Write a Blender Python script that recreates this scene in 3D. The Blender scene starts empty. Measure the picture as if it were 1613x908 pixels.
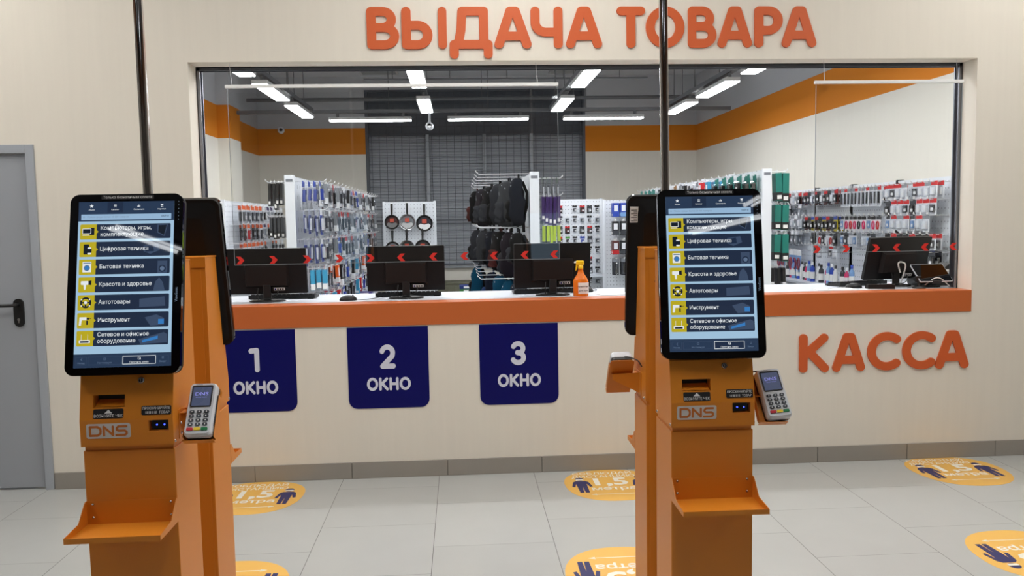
import bpy, bmesh, math, random
import numpy as np
from mathutils import Matrix, Vector
from mathutils.geometry import tessellate_polygon
R = math.radians
random.seed(7)
scene = bpy.context.scene
COL = scene.collection

# ------------------------------------------------------------------ camera, world, exposure
CAM_H = 1.6022
W_PX, F_PX = 1613.0, 1311.6
pit, yaw, rol = R(4.6088), R(3.4742), R(-0.9903)
fw = Vector((math.sin(yaw)*math.cos(pit), math.cos(yaw)*math.cos(pit), -math.sin(pit)))
rt0 = Vector((math.cos(yaw), -math.sin(yaw), 0)); up0 = rt0.cross(fw)
rt = math.cos(rol)*rt0 + math.sin(rol)*up0
up = -math.sin(rol)*rt0 + math.cos(rol)*up0
cd = bpy.data.cameras.new('camera'); cd.sensor_width = 36.0; cd.lens = F_PX/W_PX*36.0; cd.clip_start = 0.05
cam = bpy.data.objects.new('camera', cd); COL.objects.link(cam)
cam.matrix_world = Matrix(((rt.x, up.x, -fw.x, 0), (rt.y, up.y, -fw.y, 0), (rt.z, up.z, -fw.z, CAM_H), (0, 0, 0, 1)))
scene.camera = cam
wd = bpy.data.worlds.new('world'); scene.world = wd; wd.use_nodes = True
WORLD_STRENGTH = 0.06
wd.node_tree.nodes['Background'].inputs[0].default_value = (1.0, 0.96, 0.9, 1)
wd.node_tree.nodes['Background'].inputs[1].default_value = WORLD_STRENGTH
vs = scene.view_settings
vs.view_transform = 'Standard'; vs.look = 'None'; vs.gamma = 1.0; vs.use_curve_mapping = False
vs.exposure = 0.0
LAMP_STORE = 27.0      # radiance of the storeroom tubes
LAMP_LOBBY = 44.0      # radiance of the lobby tubes
scene.cycles.use_denoising = True
scene.cycles.max_bounces = 10
scene.cycles.transparent_max_bounces = 16
scene.cycles.sample_clamp_indirect = 8.0

# ------------------------------------------------------------------ materials
def lin(c):
    c = c/255.0
    return c/12.92 if c <= 0.04045 else ((c+0.055)/1.055)**2.4
def rgb(r, g, b): return (lin(r), lin(g), lin(b), 1.0)
MATS = {}
def mat(name, col, rough=0.5, metal=0.0, spec=0.5, emit=None, es=0.0, bump=0.0, bscale=200.0, var=0.0, vscale=3.0, coat=0.0):
    m = bpy.data.materials.new(name); m.use_nodes = True
    nt = m.node_tree; b = nt.nodes['Principled BSDF']
    b.inputs['Base Color'].default_value = col
    b.inputs['Roughness'].default_value = rough
    b.inputs['Metallic'].default_value = metal
    b.inputs['Specular IOR Level'].default_value = spec
    b.inputs['Coat Weight'].default_value = coat
    if emit is not None:
        b.inputs['Emission Color'].default_value = emit
        b.inputs['Emission Strength'].default_value = es
    if bump or var:
        tc = nt.nodes.new('ShaderNodeTexCoord')
    if bump:
        n = nt.nodes.new('ShaderNodeTexNoise'); n.inputs['Scale'].default_value = bscale
        bp = nt.nodes.new('ShaderNodeBump'); bp.inputs['Strength'].default_value = bump; bp.inputs['Distance'].default_value = 0.002
        nt.links.new(tc.outputs['Object'], n.inputs['Vector'])
        nt.links.new(n.outputs['Fac'], bp.inputs['Height']); nt.links.new(bp.outputs['Normal'], b.inputs['Normal'])
    if var:
        n2 = nt.nodes.new('ShaderNodeTexNoise'); n2.inputs['Scale'].default_value = vscale; n2.inputs['Detail'].default_value = 4
        mx = nt.nodes.new('ShaderNodeMix'); mx.data_type = 'RGBA'
        mx.inputs[6].default_value = tuple(c*(1-var) for c in col[:3])+(1,)
        mx.inputs[7].default_value = tuple(min(1, c*(1+var)) for c in col[:3])+(1,)
        nt.links.new(tc.outputs['Object'], n2.inputs['Vector'])
        nt.links.new(n2.outputs['Fac'], mx.inputs[0]); nt.links.new(mx.outputs[2], b.inputs['Base Color'])
    MATS[name] = m
    return m

CREAM = rgb(229, 222, 209)
mat('orange_powder', rgb(216, 132, 36), 0.38, 0.0, 0.5, bump=0.25, bscale=900)
mat('orange_letter', rgb(206, 92, 40), 0.55)
mat('orange_counter', rgb(194, 100, 48), 0.35, coat=0.1)
mat('white_laminate', rgb(206, 211, 220), 0.35)
mat('sign_blue', rgb(6, 8, 92), 0.45, spec=0.2)
mat('sign_white', rgb(214, 216, 230), 0.5)
mat('reveal_cream', CREAM, 0.7)
mat('door_grey', rgb(158, 162, 168), 0.45)
mat('door_frame_grey', rgb(166, 171, 178), 0.45)
mat('black_plastic', rgb(18, 18, 19), 0.45)
mat('black_gloss', rgb(6, 6, 8), 0.02, spec=0.5)
mat('black_shell', rgb(13, 13, 15), 0.5, spec=0.3)
mat('dark_shell', rgb(26, 20, 19), 0.55, spec=0.3)
mat('steel', rgb(190, 190, 192), 0.25, 1.0)
mat('chrome', rgb(200, 200, 202), 0.08, 1.0)
mat('rail_steel', rgb(140, 142, 150), 0.3, 0.9)
mat('silver_plastic', rgb(206, 210, 216), 0.32)
mat('lamp_dim', rgb(255, 255, 255), 0.5, emit=(0.95, 0.98, 1.0, 1), es=11.0)
mat('key_grey', rgb(60, 66, 74), 0.4)
mat('key_red', rgb(190, 40, 50), 0.4)
mat('key_yellow', rgb(232, 200, 50), 0.4)
mat('key_green', rgb(20, 120, 70), 0.4)
mat('label_black', rgb(34, 34, 38), 0.4)
mat('label_white', rgb(235, 235, 235), 0.5)
mat('plate_grey', rgb(206, 204, 202), 0.35)
mat('logo_orange', rgb(196, 112, 48), 0.45)
mat('slot_dark', rgb(14, 12, 10), 0.6)
mat('scanner_glass', rgb(8, 8, 22), 0.06)
mat('scanner_led', rgb(60, 80, 255), 0.3, emit=rgb(50, 70, 255), es=6.0)
mat('decal_yellow', rgb(236, 184, 88), 0.4)
mat('decal_white', rgb(240, 236, 226), 0.45)
mat('decal_navy', rgb(36, 36, 96), 0.45)
mat('arrow_red', rgb(214, 40, 30), 0.5)
mat('baseboard_tile', rgb(150, 144, 136), 0.35, var=0.05, vscale=8)
mat('store_ceiling_grey', rgb(206, 207, 210), 0.85, var=0.05, vscale=1.2)
mat('shutter_grey', rgb(168, 172, 180), 0.6)
mat('grille_dark', rgb(84, 88, 95), 0.5, 0.3)
mat('joint_dark', rgb(70, 66, 62), 0.8)
mat('post_grey', rgb(150, 154, 160), 0.45, 0.4)
mat('pipe_grey', rgb(96, 97, 99), 0.6)
mat('lamp_housing', rgb(190, 190, 190), 0.5)
mat('tray_metal', rgb(110, 111, 114), 0.45, 0.6)
mat('panel_white', rgb(228, 232, 238), 0.5)
mat('panel_hole', rgb(120, 124, 132), 0.7)
mat('hook_wire', rgb(226, 227, 232), 0.35, 0.3)
mat('acrylic_edge', rgb(132, 138, 142), 0.3)
mat('paper', rgb(236, 236, 234), 0.7)
mat('cable_black', rgb(16, 16, 16), 0.5)
mat('cable_white', rgb(225, 225, 222), 0.5)
mat('spray_orange', rgb(228, 118, 20), 0.25)
mat('spray_yellow', rgb(248, 196, 20), 0.35)
mat('tray_olive', rgb(110, 110, 92), 0.6)
mat('lamp_store', rgb(255, 255, 255), 0.5, emit=(0.97, 0.99, 1.0, 1), es=LAMP_STORE)
mat('lamp_lobby', rgb(255, 255, 255), 0.5, emit=(1.0, 0.98, 0.945, 1), es=LAMP_LOBBY)
# screen graphics: glass-fronted, they glow
def glow(name, r, g, b, s=0.85):
    mat(name, rgb(2, 2, 3), 0.02, spec=0.5, emit=rgb(r, g, b), es=s)
glow('ui_navy', 44, 62, 88); glow('ui_navy_dark', 36, 50, 74); glow('ui_tile', 38, 50, 72); glow('ui_bg', 170, 205, 232)
glow('ui_field', 158, 192, 224); glow('ui_yellow', 196, 178, 40); glow('ui_white', 240, 246, 250); glow('ui_faint', 66, 82, 108)
glow('ui_mid', 100, 120, 148); glow('ui_ink', 26, 34, 46); glow('ui_blue', 60, 130, 200); glow('ui_grey', 130, 150, 172)
glow('term_screen', 92, 100, 128, 0.6); glow('term_text', 150, 150, 235, 0.8)

def m_floor():
    m = bpy.data.materials.new('floor_tiles'); m.use_nodes = True; nt = m.node_tree; N = nt.nodes; L = nt.links
    b = N['Principled BSDF']; b.inputs['Roughness'].default_value = 0.30; b.inputs['Specular IOR Level'].default_value = 0.45
    tc = N.new('ShaderNodeTexCoord'); sp = N.new('ShaderNodeSeparateXYZ'); L.new(tc.outputs['Object'], sp.inputs[0])
    def mth(op, a, b_=None):
        n = N.new('ShaderNodeMath'); n.operation = op
        for i, v in enumerate((a, b_)):
            if v is None: continue
            if isinstance(v, (int, float)): n.inputs[i].default_value = v
            else: L.new(v, n.inputs[i])
        return n.outputs[0]
    px = mth('DIVIDE', mth('ADD', sp.outputs[0], 0.767+6.0), 0.6)
    colid = mth('FLOOR', px); fx = mth('FRACT', px)
    odd = mth('MULTIPLY', mth('MODULO', colid, 2.0), 0.5)
    py = mth('ADD', mth('DIVIDE', mth('ADD', sp.outputs[1], 12.7-4.975), 0.635), odd)
    rowid = mth('FLOOR', py); fy = mth('FRACT', py)
    gx = mth('GREATER_THAN', mth('ABSOLUTE', mth('SUBTRACT', fx, 0.5)), 0.5-0.0030)
    gy = mth('GREATER_THAN', mth('ABSOLUTE', mth('SUBTRACT', fy, 0.5)), 0.5-0.0022)
    g = mth('MAXIMUM', gx, mth('MULTIPLY', gy, 0.8))
    cx = N.new('ShaderNodeCombineXYZ'); L.new(colid, cx.inputs[0]); L.new(rowid, cx.inputs[1])
    wn = N.new('ShaderNodeTexWhiteNoise'); L.new(cx.outputs[0], wn.inputs['Vector'])
    ns = N.new('ShaderNodeTexNoise'); ns.inputs['Scale'].default_value = 5; ns.inputs['Detail'].default_value = 5; L.new(tc.outputs['Object'], ns.inputs['Vector'])
    v = mth('ADD', mth('ADD', 0.955, mth('MULTIPLY', wn.outputs['Value'], 0.04)), mth('MULTIPLY', mth('SUBTRACT', ns.outputs['Fac'], 0.5), 0.08))
    mx = N.new('ShaderNodeMix'); mx.data_type = 'RGBA'; mx.blend_type = 'MULTIPLY'; mx.inputs[0].default_value = 1
    mx.inputs[6].default_value = rgb(182, 183, 180)
    cb = N.new('ShaderNodeCombineColor'); [L.new(v, cb.inputs[i]) for i in range(3)]; L.new(cb.outputs[0], mx.inputs[7])
    m2 = N.new('ShaderNodeMix'); m2.data_type = 'RGBA'; L.new(g, m2.inputs[0]); L.new(mx.outputs[2], m2.inputs[6]); m2.inputs[7].default_value = rgb(104, 102, 100)
    L.new(m2.outputs[2], b.inputs['Base Color'])
    MATS['floor_tiles'] = m
m_floor()
def m_wall(name, base, band=None, grey=None, zlo=2.845, zhi=3.315):
    m = bpy.data.materials.new(name); m.use_nodes = True; nt = m.node_tree; N = nt.nodes; L = nt.links
    b = N['Principled BSDF']; b.inputs['Roughness'].default_value = 0.75; b.inputs['Specular IOR Level'].default_value = 0.3
    tc = N.new('ShaderNodeTexCoord')
    mp = N.new('ShaderNodeMapping'); mp.inputs['Scale'].default_value = (26, 26, 1.6); L.new(tc.outputs['Object'], mp.inputs[0])
    ns = N.new('ShaderNodeTexNoise'); ns.inputs['Scale'].default_value = 1.0; ns.inputs['Detail'].default_value = 5; L.new(mp.outputs[0], ns.inputs['Vector'])
    mx = N.new('ShaderNodeMix'); mx.data_type = 'RGBA'; L.new(ns.outputs['Fac'], mx.inputs[0])
    mx.inputs[6].default_value = tuple(c*0.96 for c in base[:3])+(1,); mx.inputs[7].default_value = tuple(min(1, c*1.03) for c in base[:3])+(1,)
    out = mx.outputs[2]
    if band:
        sp = N.new('ShaderNodeSeparateXYZ'); L.new(tc.outputs['Object'], sp.inputs[0])
        for z, c in ((zlo, band), (zhi, grey)):
            gt = N.new('ShaderNodeMath'); gt.operation = 'GREATER_THAN'; gt.inputs[1].default_value = z; L.new(sp.outputs[2], gt.inputs[0])
            m3 = N.new('ShaderNodeMix'); m3.data_type = 'RGBA'; L.new(gt.outputs[0], m3.inputs[0]); L.new(out, m3.inputs[6]); m3.inputs[7].default_value = c
            out = m3.outputs[2]
    L.new(out, b.inputs['Base Color'])
    MATS[name] = m
m_wall('wall_cream', CREAM)
m_wall('wall_store', rgb(231, 227, 217), rgb(214, 128, 30), rgb(186, 187, 190))
m_wall('wall_lobby', rgb(138, 131, 123), rgb(120, 84, 60), rgb(80, 78, 76), 3.2, 3.8)
def m_peg(name, ax, sx, sz, rx, rz_):
    m = bpy.data.materials.new(name); m.use_nodes = True; nt = m.node_tree; N = nt.nodes; L = nt.links
    b = N['Principled BSDF']; b.inputs['Roughness'].default_value = 0.5
    tc = N.new('ShaderNodeTexCoord'); sp = N.new('ShaderNodeSeparateXYZ'); L.new(tc.outputs['Object'], sp.inputs[0])
    outs = []
    for a, s_, r in ((ax, sx, rx), (2, sz, rz_)):
        n = None; src = sp.outputs[a]
        for op, v in (('ADD', 50.0*s_), ('DIVIDE', s_), ('FRACT', None), ('SUBTRACT', 0.5), ('ABSOLUTE', None), ('LESS_THAN', r)):
            n = N.new('ShaderNodeMath'); n.operation = op; L.new(src, n.inputs[0])
            if v is not None: n.inputs[1].default_value = v
            src = n.outputs[0]
        outs.append(src)
    mu = N.new('ShaderNodeMath'); mu.operation = 'MULTIPLY'; L.new(outs[0], mu.inputs[0]); L.new(outs[1], mu.inputs[1])
    mx = N.new('ShaderNodeMix'); mx.data_type = 'RGBA'; L.new(mu.outputs[0], mx.inputs[0]); mx.inputs[6].default_value = rgb(226, 230, 236); mx.inputs[7].default_value = rgb(120, 124, 132)
    L.new(mx.outputs[2], b.inputs['Base Color']); MATS[name] = m
m_peg('pegboard', 0, 0.05, 0.06, 0.09, 0.11)
m_peg('slotted_panel', 1, 0.12, 0.10, 0.06, 0.17)
def m_clear(name, base=0.035, edge=0.30, tint=(1, 1, 1, 1)):
    m = bpy.data.materials.new(name); m.use_nodes = True; nt = m.node_tree; N = nt.nodes; L = nt.links
    N.remove(N['Principled BSDF']); o = N['Material Output']
    t = N.new('ShaderNodeBsdfTransparent'); t.inputs[0].default_value = tint
    g = N.new('ShaderNodeBsdfGlossy'); g.inputs['Roughness'].default_value = 0.02
    lw = N.new('ShaderNodeLayerWeight'); lw.inputs[0].default_value = 0.5
    pw = N.new('ShaderNodeMath'); pw.operation = 'POWER'; L.new(lw.outputs['Facing'], pw.inputs[0]); pw.inputs[1].default_value = 4
    ma = N.new('ShaderNodeMath'); ma.operation = 'MULTIPLY_ADD'; L.new(pw.outputs[0], ma.inputs[0]); ma.inputs[1].default_value = edge; ma.inputs[2].default_value = base
    mx = N.new('ShaderNodeMixShader'); L.new(ma.outputs[0], mx.inputs[0]); L.new(t.outputs[0], mx.inputs[1]); L.new(g.outputs[0], mx.inputs[2])
    L.new(mx.outputs[0], o.inputs[0]); MATS[name] = m
m_clear('clear_acrylic', 0.06, 0.3, (0.975, 0.98, 0.98, 1))
m_clear('blister_clear', 0.10, 0.5, (0.94, 0.95, 0.97, 1))

# ------------------------------------------------------------------ mesh builder
class MB:
    def __init__(s):
        s.v = []; s.f = []; s.m = []; s.sm = []; s.M = Matrix.Identity(4)
    def add(s, verts, faces, m, smooth=False, M=None):
        T = s.M @ M if M is not None else s.M
        o = len(s.v)
        s.v += [tuple(T @ Vector(v)) for v in verts]
        flip = T.determinant() < 0
        for f in faces:
            f = tuple(o+i for i in f)
            s.f.append(f[::-1] if flip else f); s.m.append(m); s.sm.append(smooth)
        return s
    def box(s, x0, x1, y0, y1, z0, z1, m, bev=0.0, M=None, seg=1):
        if bev <= 0:
            v = [(x, y, z) for z in (z0, z1) for y in (y0, y1) for x in (x0, x1)]
            f = [(0, 2, 3, 1), (4, 5, 7, 6), (0, 1, 5, 4), (2, 6, 7, 3), (0, 4, 6, 2), (1, 3, 7, 5)]
            return s.add(v, f, m, M=M)
        bm = bmesh.new(); bmesh.ops.create_cube(bm, size=1)
        for v in bm.verts: v.co = Vector(((x0+x1)/2+v.co.x*(x1-x0), (y0+y1)/2+v.co.y*(y1-y0), (z0+z1)/2+v.co.z*(z1-z0)))
        bmesh.ops.bevel(bm, geom=bm.edges[:], offset=bev, segments=seg, affect='EDGES', profile=0.5)
        return s.bm(bm, m, M, smooth=False)
    def bm(s, bm, m, M=None, smooth=False):
        bm.verts.ensure_lookup_table(); bm.verts.index_update()
        s.add([v.co[:] for v in bm.verts], [tuple(v.index for v in f.verts) for f in bm.faces], m, smooth, M); bm.free(); return s
    def prism(s, poly, a, b, m, axis='z', M=None, holes=()):
        """polygon (2d, ccw) extruded from a to b along axis; axis x: (y,z), y: (x,z), z: (x,y)"""
        def P(p, t):
            return {'x': (t, p[0], p[1]), 'y': (p[0], t, p[1]), 'z': (p[0], p[1], t)}[axis]
        loops = [list(poly)]+[list(h) for h in holes]
        allp = [q for l in loops for q in l]; n = len(allp)
        tris = tessellate_polygon([[Vector((q[0], q[1], 0)) for q in l] for l in loops]) if (len(loops) > 1 or len(poly) > 4) else [tuple(range(len(poly)))]
        bm = bmesh.new()
        va = [bm.verts.new(P(q, a)) for q in allp]; vb = [bm.verts.new(P(q, b)) for q in allp]
        for t in tris:
            try:
                bm.faces.new([va[i] for i in t]); bm.faces.new([vb[i] for i in reversed(t)])
            except ValueError: pass
        o = 0
        for l in loops:
            k = len(l)
            for i in range(k):
                j = (i+1) % k
                try: bm.faces.new((va[o+i], va[o+j], vb[o+j], vb[o+i]))
                except ValueError: pass
            o += k
        bmesh.ops.recalc_face_normals(bm, faces=bm.faces[:])
        return s.bm(bm, m, M)
    def tube(s, pts, r, m, n=8, M=None, cap=True, closed=False):
        pts = [Vector(p) for p in pts]; k = len(pts); v = []; f = []
        rr = r if isinstance(r, (list, tuple)) else [r]*k
        prev = None
        for i, p in enumerate(pts):
            if closed: t = (pts[(i+1) % k]-pts[i-1]).normalized()
            else: t = (pts[min(i+1, k-1)]-pts[max(i-1, 0)]).normalized()
            if prev is None:
                a = Vector((0, 0, 1)) if abs(t.z) < 0.9 else Vector((1, 0, 0))
                u = t.cross(a).normalized()
            else:
                u = (prev-t*prev.dot(t)).normalized()
            prev = u; w = t.cross(u)
            for j in range(n):
                an = 2*math.pi*j/n
                v.append(tuple(p+(u*math.cos(an)+w*math.sin(an))*rr[i]))
        for i in range(k if closed else k-1):
            i2 = (i+1) % k
            for j in range(n):
                j2 = (j+1) % n
                f.append((i*n+j, i*n+j2, i2*n+j2, i2*n+j))
        s.add(v, f, m, True, M)
        if cap and not closed:
            s.add(v[:n], [tuple(range(n))[::-1]], m, False, M); s.add(v[-n:], [tuple(range(n))], m, False, M)
        return s
    def cord(s, pts, r, m, n=6):
        p = [Vector(q) for q in pts]; p = [p[0]*2-p[1]]+p+[p[-1]*2-p[-2]]; o = []
        for i in range(1, len(p)-2):
            for k in range(6):
                t = k/6; o.append(0.5*(2*p[i]+(p[i+1]-p[i-1])*t+(2*p[i-1]-5*p[i]+4*p[i+1]-p[i+2])*t*t+(3*p[i]-p[i-1]-3*p[i+1]+p[i+2])*t*t*t))
        return s.tube(o+[p[-2]], r, m, n)
    def lathe(s, prof, m, n=16, M=None, smooth=True):
        v = []; f = []; k = len(prof)
        for r_, z in prof:
            for j in range(n):
                an = 2*math.pi*j/n; v.append((r_*math.cos(an), r_*math.sin(an), z))
        for i in range(k-1):
            for j in range(n):
                j2 = (j+1) % n; f.append((i*n+j, i*n+j2, (i+1)*n+j2, (i+1)*n+j))
        s.add(v, f, m, smooth, M)
        s.add(v[:n], [tuple(range(n))[::-1]], m, False, M); s.add(v[-n:], [tuple(range(n))], m, False, M)
        return s
    def ball(s, c, rx, ry, rz, m, n=12, k=8, M=None):
        v = []; f = []
        for i in range(k+1):
            th = math.pi*i/k
            for j in range(n):
                an = 2*math.pi*j/n
                v.append((c[0]+rx*math.sin(th)*math.cos(an), c[1]+ry*math.sin(th)*math.sin(an), c[2]+rz*math.cos(th)))
        for i in range(k):
            for j in range(n):
                j2 = (j+1) % n; f.append((i*n+j, (i+1)*n+j, (i+1)*n+j2, i*n+j2))
        return s.add(v, f, m, True, M)
    def text(s, body, size, m, M, align='CENTER', bold=0.0, depth=0.0, sx=1.0, shear=0.0):
        v, f = text_geo(body, bold, shear)
        xs = [p[0] for p in v]; x0, x1 = min(xs), max(xs)
        ox = {'CENTER': (x0+x1)/2, 'LEFT': x0, 'RIGHT': x1}[align]
        s.add([((p[0]-ox)*size*sx, p[1]*size, 0) for p in v], f, m, False, M)
        return s
    def mesh(s, name):
        me = bpy.data.meshes.new(name)
        me.from_pydata(s.v, [], s.f)
        names = []
        for k in s.m:
            if k not in names: names.append(k)
        for k in names: me.materials.append(MATS[k])
        me.polygons.foreach_set('material_index', [names.index(k) for k in s.m])
        me.polygons.foreach_set('use_smooth', s.sm)
        me.update(); return me
    def build(s, name, parent=None, loc=None):
        o = bpy.data.objects.new(name, s.mesh(name)); COL.objects.link(o)
        if parent is not None: o.parent = parent
        if loc is not None: o.location = loc
        return o

_txt = {}
def text_geo(body, bold=0.0, shear=0.0):
    k = (body, bold, shear)
    if k not in _txt:
        c = bpy.data.curves.new('writing', 'FONT'); c.body = body; c.size = 1.0; c.offset = bold; c.resolution_u = 2; c.shear = shear; c.fill_mode = 'FRONT'
        o = bpy.data.objects.new('writing', c); COL.objects.link(o)
        dg = bpy.context.evaluated_depsgraph_get()
        me = bpy.data.meshes.new_from_object(o.evaluated_get(dg))
        _txt[k] = ([v.co[:] for v in me.vertices], [tuple(p.vertices) for p in me.polygons])
        bpy.data.objects.remove(o); bpy.data.curves.remove(c); bpy.data.meshes.remove(me)
    return _txt[k]

def tag(o, label=None, cat=None, group=None, kind=None):
    if label: o['label'] = label
    if cat: o['category'] = cat
    if group: o['group'] = group
    if kind: o['kind'] = kind
    return o
def thing(name, label, cat, loc=(0, 0, 0), rz=0.0, group=None):
    o = bpy.data.objects.new(name, None); COL.objects.link(o); o.empty_display_size = 0.1
    o.location = loc; o.rotation_euler = (0, 0, rz)
    return tag(o, label, cat, group)
def inst(name, me, parent=None, loc=(0, 0, 0), rot=(0, 0, 0)):
    o = bpy.data.objects.new(name, me); COL.objects.link(o); o.location = loc; o.rotation_euler = rot
    if parent is not None: o.parent = parent
    return o
def kids(o): return [c for c in bpy.data.objects if c.parent == o]
def dup(root, loc, rz, label, group=None):
    r = root.copy(); COL.objects.link(r); r.location = loc; r.rotation_euler = (0, 0, rz); r['label'] = label
    if group: r['group'] = group
    for ch in kids(root):
        c = ch.copy(); COL.objects.link(c); c.parent = r
        for g in kids(ch):
            d = g.copy(); COL.objects.link(d); d.parent = c
    return r
def rrect(x0, x1, z0, z1, r, n=6):
    out = []
    for cx, cz, a0 in ((x1-r, z0+r, -90), (x1-r, z1-r, 0), (x0+r, z1-r, 90), (x0+r, z0+r, 180)):
        for i in range(n+1):
            a = R(a0+90*i/n); out.append((cx+r*math.cos(a), cz+r*math.sin(a)))
    return out
TR = Matrix.Translation
def RX(a): return Matrix.Rotation(a, 4, 'X')
def RY(a): return Matrix.Rotation(a, 4, 'Y')
def RZ(a): return Matrix.Rotation(a, 4, 'Z')
UP = RX(R(90))          # text plane XY -> wall plane XZ facing -Y
ORD = ['first', 'second', 'third', 'fourth', 'fifth', 'sixth', 'seventh', 'eighth', 'ninth', 'tenth', 'eleventh', 'twelfth', 'thirteenth', 'fourteenth',
       'fifteenth', 'sixteenth', 'seventeenth', 'eighteenth', 'nineteenth', 'twentieth', 'twenty-first', 'twenty-second', 'twenty-third', 'twenty-fourth', 'twenty-fifth']

# ================================================================== THE SETTING
YW = 5.189                 # lobby face of the front wall
YI = 5.415                 # storeroom face of the front wall
YB = 15.3                  # far wall of the storeroom
XL, XR = -3.57, 4.387      # storeroom side walls
ZC = 4.22                  # slab
LX0, LX1, LY0 = -5.2, 6.2, -6.5
def struct(mb, name):
    return tag(mb.build(name), kind='structure')
struct(MB().box(LX0, LX1, LY0, YB+0.3, -0.12, 0.0, 'floor_tiles'), 'floor')
struct(MB().box(LX0, LX1, LY0, YB+0.3, ZC, ZC+0.15, 'store_ceiling_grey'), 'ceiling')
# front wall with the serving opening and the door hole
OX0, OX1, OZ0, OZ1 = -1.609, 3.30, 1.105, 2.583
DX0, DX1, DZ = -3.62, -2.53, 2.105
w = MB()
w.box(LX0, DX0, YW, YI, 0, ZC, 'wall_cream').box(DX0, DX1, YW, YI, DZ, ZC, 'wall_cream').box(DX1, OX0, YW, YI, 0, ZC, 'wall_cream')
w.box(OX0, OX1, YW, YI, OZ1, ZC, 'wall_cream').box(OX0, OX1, YW, YI, 0, 0.965, 'wall_cream').box(OX1, LX1, YW, YI, 0, ZC, 'wall_cream')
struct(w, 'wall_front')
struct(MB().box(LX0-0.15, LX0, LY0, YI, 0, ZC, 'wall_lobby'), 'wall_left')
struct(MB().box(LX1, LX1+0.15, LY0, YI, 0, ZC, 'wall_lobby'), 'wall_right')
struct(MB().box(LX0, LX1, LY0-0.15, LY0, 0, ZC, 'wall_lobby'), 'wall_back')
# storeroom
WX0, WX1, WZ0, WZ1 = -1.67, 2.32, 0.80, 3.97
w = MB()
w.box(XL, WX0, YB, YB+0.3, 0, ZC, 'wall_store').box(WX1, XR, YB, YB+0.3, 0, ZC, 'wall_store').box(WX0, WX1, YB, YB+0.3, 0, WZ0, 'wall_store').box(WX0, WX1, YB, YB+0.3, WZ1, ZC, 'wall_store')
struct(w, 'wall_far')
w = MB().box(XL-0.15, XL, YI, YB+0.3, 0, ZC, 'wall_store').box(XL, XL+0.16, YI, 12.2, 0, ZC, 'wall_store').box(XL, XL+0.34, 12.2, 12.75, 0, ZC, 'wall_store')
struct(w, 'wall_store_left')
struct(MB().box(XR, XR+0.15, YI, YB+0.3, 0, ZC, 'wall_store'), 'wall_store_right')
# baseboard of 0.6 m tiles with open joints
b = MB()
x = -0.767+0.054-0.6*3
tl = [(DX1+0.004, x+0.6)] if x+0.6 > DX1 else []
edges = [DX1+0.004]
k = -0.713-0.6*3
while k < LX1:
    if k > edges[-1]+0.02: edges.append(k)
    k += 0.6
edges.append(LX1)
for a, c in zip(edges[:-1], edges[1:]): b.box(a+0.0015, c-0.0015, YW-0.010, YW, 0, 0.104, 'baseboard_tile', bev=0.0015)
b.box(LX0, DX0-0.004, YW-0.010, YW, 0, 0.104, 'baseboard_tile').box(DX1+0.006, LX1, YW-0.006, YW, 0.001, 0.101, 'joint_dark')
struct(b, 'baseboard_front')
# shutter guide rails around the opening
RY0, RY1 = 5.345, 5.405
b = MB()
for xa, xb in ((OX0, OX0+0.022), (OX1-0.022, OX1)):
    b.box(xa, xb, RY0, RY0+0.012, OZ0, OZ1, 'rail_steel').box(xa, xb, RY1-0.012, RY1, OZ0, OZ1, 'rail_steel')
    b.box(xa if xa < 0 else xb-0.006, xa+0.006 if xa < 0 else xb, RY0, RY1, OZ0, OZ1, 'rail_steel')
struct(b, 'trim_1')
b = MB().box(OX0, OX1, RY0, RY0+0.012, OZ1-0.022, OZ1, 'grille_dark').box(OX0, OX1, RY1-0.012, RY1, OZ1-0.022, OZ1, 'grille_dark').box(OX0, OX1, RY0, RY1, OZ1-0.006, OZ1, 'grille_dark')
struct(b, 'trim_2')

# grey steel door
dr = tag(MB().box(DX0+0.055, DX1-0.055, YW+0.015, YW+0.075, 0.012, DZ-0.055, 'door_grey', bev=0.002).build('door_1'), kind='structure')
fr = MB()
for xa, xb in ((DX0, DX0+0.05), (DX1-0.05, DX1)): fr.box(xa, xb, YW-0.012, YW+0.10, 0.0, DZ, 'door_frame_grey', bev=0.002)
fr.box(DX0+0.05, DX1-0.05, YW-0.012, YW+0.10, DZ-0.05, DZ, 'door_frame_grey', bev=0.002)
fr.build('door_frame', dr)
h = MB()
hx, hz = -2.682, 1.098
h.prism(rrect(hx-0.03, hx+0.03, hz-0.085, hz+0.085, 0.03), YW+0.004, YW+0.016, 'black_plastic', 'y')
h.tube([(hx, YW+0.006, hz+0.05), (hx, YW-0.045, hz+0.05), (hx-0.02, YW-0.055, hz+0.05), (hx-0.155, YW-0.055, hz+0.05)], 0.0105, 'black_plastic', 10)
h.lathe([(0.009, -0.002), (0.009, 0.004)], 'steel', 12, M=TR((hx, YW+0.004, hz-0.042)) @ RX(R(90)))
h.box(hx-0.0035, hx+0.0035, YW-0.001, YW+0.003, hz-0.062, hz-0.042, 'steel')
h.build('door_handle', dr)

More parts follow.
